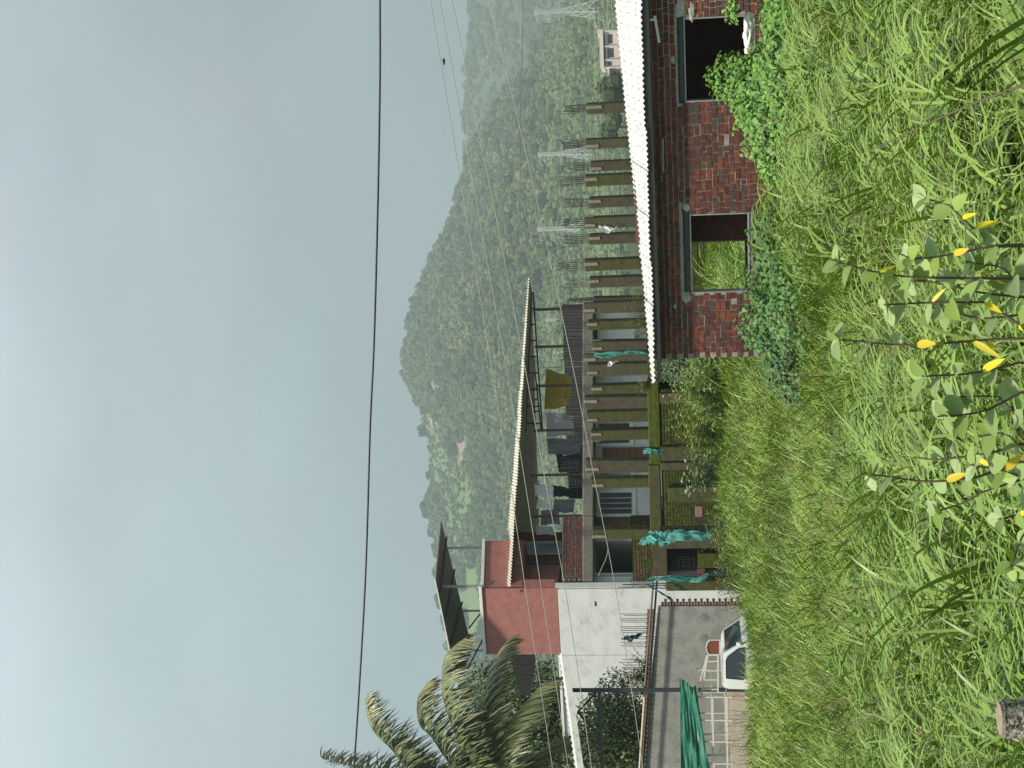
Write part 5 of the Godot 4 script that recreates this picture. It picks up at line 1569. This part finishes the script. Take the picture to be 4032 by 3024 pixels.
	var po := thing("old_post", "weathered round post with white and dark lichen stains", "post", Transform3D(Basis.IDENTITY, Vector3(base.x, 0, base.z)))
	var lich := TX("lichen_post", [[0.35, C(0.022, 0.017, 0.013)], [0.485, C(0.05, 0.04, 0.03)], [0.525, C(0.36, 0.33, 0.29)], [0.7, C(0.56, 0.53, 0.48)]], 0.45, 0.016, 0.06, 0.45, 0.95, 6.0)
	var pm := MB.new()
	var ty := pt(3946, 2831, 6.9).y
	pm.tube([Vector3(0, -0.1, 0), Vector3(0, ty * 0.5, 0), Vector3(0, ty - 0.02, 0), Vector3(0, ty, 0)], 0.088, 0.082, 22)
	shape("shaft", pm, lich, po)
	var cp := MB.new()
	cp.tube([Vector3(0, ty + 0.001, 0), Vector3(0, ty + 0.012, 0)], 0.078, 0.070, 22)
	shape("sawn_top", cp, TX("sawn_top", [[0.3, C(0.20, 0.155, 0.105)], [0.7, C(0.42, 0.35, 0.26)]], 0.2, 0.03, 0.12, 0.5, 0.9, 2.0, 256), po)

# the big-leaved shrubs close by
func build_shrubs() -> void:
	var r := RandomNumberGenerator.new()
	r.seed = 77
	var lm := VC("shrub_leaf", 0.5, 0.6)
	var greens := [C(0.29, 0.41, 0.14), C(0.33, 0.44, 0.18), C(0.26, 0.38, 0.10), C(0.29, 0.42, 0.085), C(0.36, 0.47, 0.22)]
	var yel := [C(0.78, 0.66, 0.03), C(0.70, 0.63, 0.07), C(0.72, 0.54, 0.04)]
	var leaf := {}
	for k in 5:
		for v in 3:
			var m := MB.new()
			ovate(m, Vector3.ZERO, Vector3(0, 0, 1), Vector3.UP, 1.0, [0.66, 0.58, 0.74][v], [0.22, 0.05, 0.4][v], greens[k], 7)
			# pale midrib standing proud
			m.tube([Vector3(0, 0.006, 0), Vector3(0, 0.006 - [0.22, 0.05, 0.4][v] * 0.25, 0.5), Vector3(0, 0.004 - [0.22, 0.05, 0.4][v] * 0.81, 0.9)], 0.014, 0.005, 4, C(0.34, 0.42, 0.22))
			leaf["%d %d" % [k, v]] = m.mesh()
	for k in 3:
		var m := MB.new()
		ovate(m, Vector3.ZERO, Vector3(0, 0, 1), Vector3.UP, 1.0, [0.30, 0.24, 0.38][k], [0.35, 0.6, 0.2][k], yel[k], 7)
		leaf["y%d" % k] = m.mesh()
	var shrubs := [
		["tall pale-leaved shrub with a few yellow leaves rising from the grass", [4480, 1180], 6.6,
			[[[4032, 1098], [3880, 1096], [3600, 1092], [3484, 1080], [3344, 1046], [3262, 1018]],
			[[4032, 1170], [3800, 1138], [3640, 1104], [3560, 1110]],
			[[4032, 962], [3927, 967], [3688, 1012], [3593, 1021], [3545, 1000]],
			[[4032, 970], [3927, 971], [3800, 872], [3737, 808], [3640, 780]],
			[[4032, 1238], [3868, 1256], [3790, 1240], [3660, 1210]],
			[[4032, 1290], [3880, 1190], [3700, 1190], [3480, 1200]],
			[[4032, 1333], [3891, 1337], [3575, 1360], [3376, 1342], [3298, 1338]],
			[[4032, 1150], [3950, 1050], [3860, 1040], [3800, 1030]]]],
		["wide pale-leaved shrub with many yellow leaves beside the taller one", [4500, 1760], 6.3,
			[[[4032, 1744], [3918, 1780], [3678, 1812], [3600, 1800]],
			[[4032, 1816], [3846, 1879], [3633, 1897], [3520, 1880], [3430, 1868]],
			[[4032, 1884], [3800, 1979], [3683, 2015]],
			[[4032, 1540], [3900, 1610], [3823, 1631], [3690, 1640]],
			[[4032, 1420], [3936, 1450], [3810, 1473], [3630, 1482]],
			[[4032, 2020], [3963, 2038], [3930, 2044]],
			[[4032, 1660], [3930, 1560], [3790, 1560], [3740, 1575]],
			[[4032, 1780], [3960, 1700], [3850, 1720]],
			[[4032, 1880], [3940, 1850], [3820, 1830]],
			[[4032, 2090], [4000, 2180], [3985, 2230]]]]]
	for s in shrubs:
		var d0: float = s[2]
		var root_p := pt(s[1][0], s[1][1], d0)
		root_p.y = level(root_p.x, root_p.z)
		var t := thing("broad_leaf_shrub", s[0], "shrub", Transform3D(Basis.IDENTITY, root_p))
		for b in s[3]:
			var dz := r.randf_range(-0.3, 0.3)
			var pts := [Vector3(0, -0.05, 0)]
			for i in b.size(): pts.append(pt(b[i][0], b[i][1], d0 + dz * (0.5 + 0.5 * i / b.size())) - root_p)
			var cv := Curve3D.new()
			for p in pts: cv.add_point(p)
			for i in pts.size():
				var a: Vector3 = pts[maxi(i - 1, 0)]
				var c: Vector3 = pts[mini(i + 1, pts.size() - 1)]
				cv.set_point_in(i, (a - c) / 6.0); cv.set_point_out(i, (c - a) / 6.0)
			var ln := cv.get_baked_length()
			var sp := []
			for i in 26: sp.append(cv.sample_baked(ln * i / 25.0))
			var m := MB.new()
			m.tube(sp, 0.009, 0.0035, 7)
			var stem := shape("stem", m, M("shrub_stem", 0.12, 0.095, 0.06, 0.9), t)
			var f := ln * 0.50
			var az := r.randf() * TAU
			while f < ln + 0.001:
				var p := cv.sample_baked(minf(f, ln))
				var dir := (cv.sample_baked(minf(f, ln)) - cv.sample_baked(minf(f, ln) - 0.03)).normalized()
				var tip := f > ln - 0.05
				var cnt := 2
				az += PI / 2 + r.randf_range(-0.3, 0.3)
				if tip: cnt = 5
				for q in cnt:
					if not tip and r.randf() < 0.48: continue
					var an := az + TAU * q / cnt
					var sx := dir.cross(Vector3.BACK).normalized()
					var sy := sx.cross(dir)
					var outv := (sx * cos(an) + sy * sin(an))
					var d := (outv * r.randf_range(0.7, 1.1) + dir * r.randf_range(0.15, 0.9) + Vector3(0, -0.1 + r.randf_range(-0.3, 0.3), 0)).normalized()
					var up := (Vector3.UP * 0.7 + dir * 0.4 + Vector3(r.randfn(), r.randfn(), r.randfn()) * 0.3 + Vector3(0, 0, 0.75))
					var xx := up.cross(d).normalized()
					var yy := d.cross(xx)
					var sz := r.randf_range(0.065, 0.12) * (0.9 if tip else 1.0)
					var yellow := (r.randf() < 0.2) and not tip
					if yellow:
						d = (d + Vector3(0, -1.0, 0)).normalized()
						xx = up.cross(d).normalized(); yy = d.cross(xx)
					var key := "y%d" % (r.randi() % 3) if yellow else "%d %d" % [r.randi() % 5, r.randi() % 3]
					put("leaf", leaf[key], lm, stem, Transform3D(Basis(xx, yy, d).scaled_local(Vector3.ONE * sz), p))
				f += r.randf_range(0.05, 0.075)

# leafy tree with trunk, limbs and thousands of leaves
func leafy_tree(called: String, label: String, base: Vector3, hgt: float, blobs: Array, n: int, lsize: float, cols: Array, sd: int) -> void:
	var rr := RandomNumberGenerator.new()
	rr.seed = sd
	var t := thing(called, label, "tree", Transform3D(Basis.IDENTITY, base))
	var tk := MB.new()
	tk.tube([Vector3(0, -0.5, 0), Vector3(0.1, hgt * 0.25, 0), Vector3(0, hgt * 0.5, 0.1)], 0.18, 0.12, 9, C(0.08, 0.065, 0.05))
	shape("trunk", tk, VC("bark", 0.9), t)
	var lf := MB.new()
	for bl in blobs:
		var c: Vector3 = bl[0] - base
		var lb := MB.new()
		lb.tube([Vector3(0, hgt * 0.45, 0), Vector3(0, hgt * 0.5, 0).lerp(c, 0.5) + Vector3(0, 0.1, 0), c], 0.08, 0.03, 7, C(0.08, 0.065, 0.05))
		shape("limb", lb, VC("bark", 0.9), t)
		var q := FastNoiseLite.new()
		q.seed = sd + int(c.x * 7); q.frequency = 0.8
		for i in int(n * bl[1] * bl[1]):
			var d := Vector3(rr.randfn(), rr.randfn() * 0.9, rr.randfn()).normalized()
			var k: float = bl[1] * (1.0 + 0.55 * q.get_noise_3d(d.x * 2.5, d.y * 2.5, d.z * 2.5) - pow(rr.randf(), 2.0) * 0.5)
			var nn := (d * 0.5 + Vector3(0, 0.5, 0) + Vector3(rr.randfn(), rr.randfn(), rr.randfn()) * 0.5).normalized()
			var dd := nn.cross(Vector3(rr.randfn(), rr.randfn(), rr.randfn())).normalized()
			if dd.y > 0.2: dd = -dd
			var cc: Color = cols[rr.randi() % cols.size()]
			var g := rr.randf_range(0.75, 1.25)
			var l := lsize * rr.randf_range(0.7, 1.3)
			ovate(lf, c + d * k, dd, nn, l, l * 0.4, 0.3, Color(cc.r * g, cc.g * g, cc.b * g), 2)
	shape("crown", lf, VC("tree_leaf", 0.45, 0.25), t)

func build_trees() -> void:
	var cols := [C(0.07, 0.12, 0.032), C(0.09, 0.15, 0.04), C(0.12, 0.18, 0.045), C(0.055, 0.095, 0.03)]
	leafy_tree("mango_tree", "dark leafy tree behind the open steel shed frame", ground_at(2700, 2900, 50.0), 4.5,
		[[pt(2430, 2760, 50.0), 0.9], [pt(2400, 2860, 50.0), 1.1], [pt(2440, 2960, 50.0), 1.2], [pt(2340, 2940, 50.5), 1.0], [pt(2350, 2800, 51.0), 0.6], [pt(2460, 2840, 49.5), 0.8], [pt(2420, 3080, 50.0), 1.3]], 1500, 0.15, cols + [C(0.17, 0.18, 0.04)], 501)
	leafy_tree("mango_tree", "tall dark leafy tree behind the palm and the red tower", ground_at(2700, 2880, 66.0), 8.5,
		[[pt(2010, 2780, 66.0), 1.3], [pt(2100, 2700, 66.0), 1.2], [pt(2120, 2850, 66.0), 1.6], [pt(1960, 2900, 66.5), 1.6], [pt(2060, 2990, 66.0), 1.8], [pt(1910, 2700, 67.5), 1.0], [pt(2170, 2960, 66.0), 1.6], [pt(2200, 2800, 66.0), 1.2], [pt(1900, 3060, 67.0), 1.6]], 900, 0.2, cols, 502)
	# coconut palm, its crown just past the edge of the view
	var d := 47.0
	var base := ground_at(2900, 3240, d)
	var root := thing("coconut_palm", "coconut palm with feathery fronds reaching over the red house", "palm", Transform3D(Basis.IDENTITY, base))
	var hub := pt(1990, 3180, d) - base
	var tk := MB.new()
	tk.tube([Vector3(0, -0.5, 0), Vector3(0.15, hub.y * 0.5, 0), hub], 0.2, 0.13, 12, C(0.16, 0.14, 0.115))
	shape("trunk", tk, VC("bark", 0.9), root)
	var rr := RandomNumberGenerator.new()
	rr.seed = 91
	var fronds := [
		[[1640, 3080], [1598, 3024], [1544, 2952], [1471, 2880], [1446, 2816], [1440, 2749]],
		[[1720, 3160], [1560, 3070], [1400, 3020], [1290, 2993], [1262, 2979]],
		[[1860, 3100], [1765, 2997], [1697, 2898], [1652, 2853], [1645, 2753], [1688, 2685]],
		[[1880, 3030], [1801, 2907], [1747, 2758], [1743, 2700], [1747, 2600], [1788, 2545], [1833, 2514]],
		[[1900, 3100], [1833, 3006], [1801, 2907], [1806, 2857], [1850, 2826], [1896, 2816]],
		[[1960, 3110], [1941, 3024], [1905, 2816], [1914, 2717], [1932, 2627], [1978, 2545], [2014, 2514]],
		[[1985, 3090], [1969, 2997], [1996, 2884], [2068, 2771], [2127, 2708], [2176, 2681]],
		[[1800, 3160], [1700, 3060], [1600, 2990], [1570, 2930]],
		[[2010, 3100], [2060, 3010], [2140, 2950], [2230, 2920]]]
	for fi in fronds.size():
		var b: Array = fronds[fi]
		var dz := rr.randf_range(-1.2, 1.2)
		var cv := Curve3D.new()
		var pts := [hub]
		for i in b.size(): pts.append(pt(b[i][0], b[i][1], d + dz * (i + 1.0) / b.size()) - base)
		for p in pts: cv.add_point(p)
		for i in pts.size():
			var a: Vector3 = pts[maxi(i - 1, 0)]
			var c: Vector3 = pts[mini(i + 1, pts.size() - 1)]
			cv.set_point_in(i, (a - c) / 6.0); cv.set_point_out(i, (c - a) / 6.0)
		var ln := cv.get_baked_length()
		var sp := []
		for i in 30: sp.append(cv.sample_baked(ln * i / 29.0))
		var m := MB.new()
		m.tube(sp, 0.035, 0.008, 6, C(0.20, 0.19, 0.06))
		var fr := shape("frond", m, VC("palm_rachis", 0.6), root)
		var lf := MB.new()
		var n := int(ln * 24)
		for k in n:
			var f := lerpf(0.14, 1.0, float(k) / n)
			var p := cv.sample_baked(ln * f)
			var dir := (cv.sample_baked(minf(ln, ln * f + 0.05)) - cv.sample_baked(ln * f - 0.05)).normalized()
			var sd := dir.cross(Vector3.UP).normalized()
			if sd.length() < 0.1: sd = Vector3.BACK
			for s in [-1.0, 1.0]:
				var l := 1.5 * pow(sin(PI * clampf(f * 0.86 + 0.1, 0, 1)), 0.6) * rr.randf_range(0.8, 1.1)
				var dd: Vector3 = (sd * s * rr.randf_range(0.3, 0.8) + dir * 0.5 + Vector3(0, rr.randf_range(-0.75, -0.2), 0)).normalized()
				var g := rr.randf_range(0.7, 1.25)
				var col := C(0.145, 0.185, 0.08).lerp(C(0.30, 0.285, 0.13), clampf(sst(0.75, 1.0, f) * 0.8 + rr.randf() * 0.35, 0, 1))
				col = Color(col.r * g, col.g * g, col.b * g)
				var q := p
				var w := 0.022
				var prev := []
				for z in 4:
					var ww: float = w * [1.0, 1.1, 0.8, 0.1][z]
					var nrm: Vector3 = dd.cross(dir).normalized()
					var side: Vector3 = dd.cross(nrm).normalized()
					var cur := [q - side * ww, q + side * ww]
					if prev.size(): lf.quad(prev[0], prev[1], cur[1], cur[0], col)
					prev = cur
					q += dd * l / 3.0
					dd = (dd + Vector3(0, -0.22, 0)).normalized()
		shape("leaflets", lf, VC("palm_leaf", 0.42, 0.25), fr)

func _ready() -> void:
	rng.seed = 20240
	nz.seed = 17
	nz.frequency = 0.01
	nz.fractal_octaves = 4
	set_view()
	build_land()
	build_far()
	build_shed()
	build_foundation()
	build_house()
	build_yard()
	build_cloths()
	build_trees()
	build_grass()
	build_greens()
	build_shrubs()
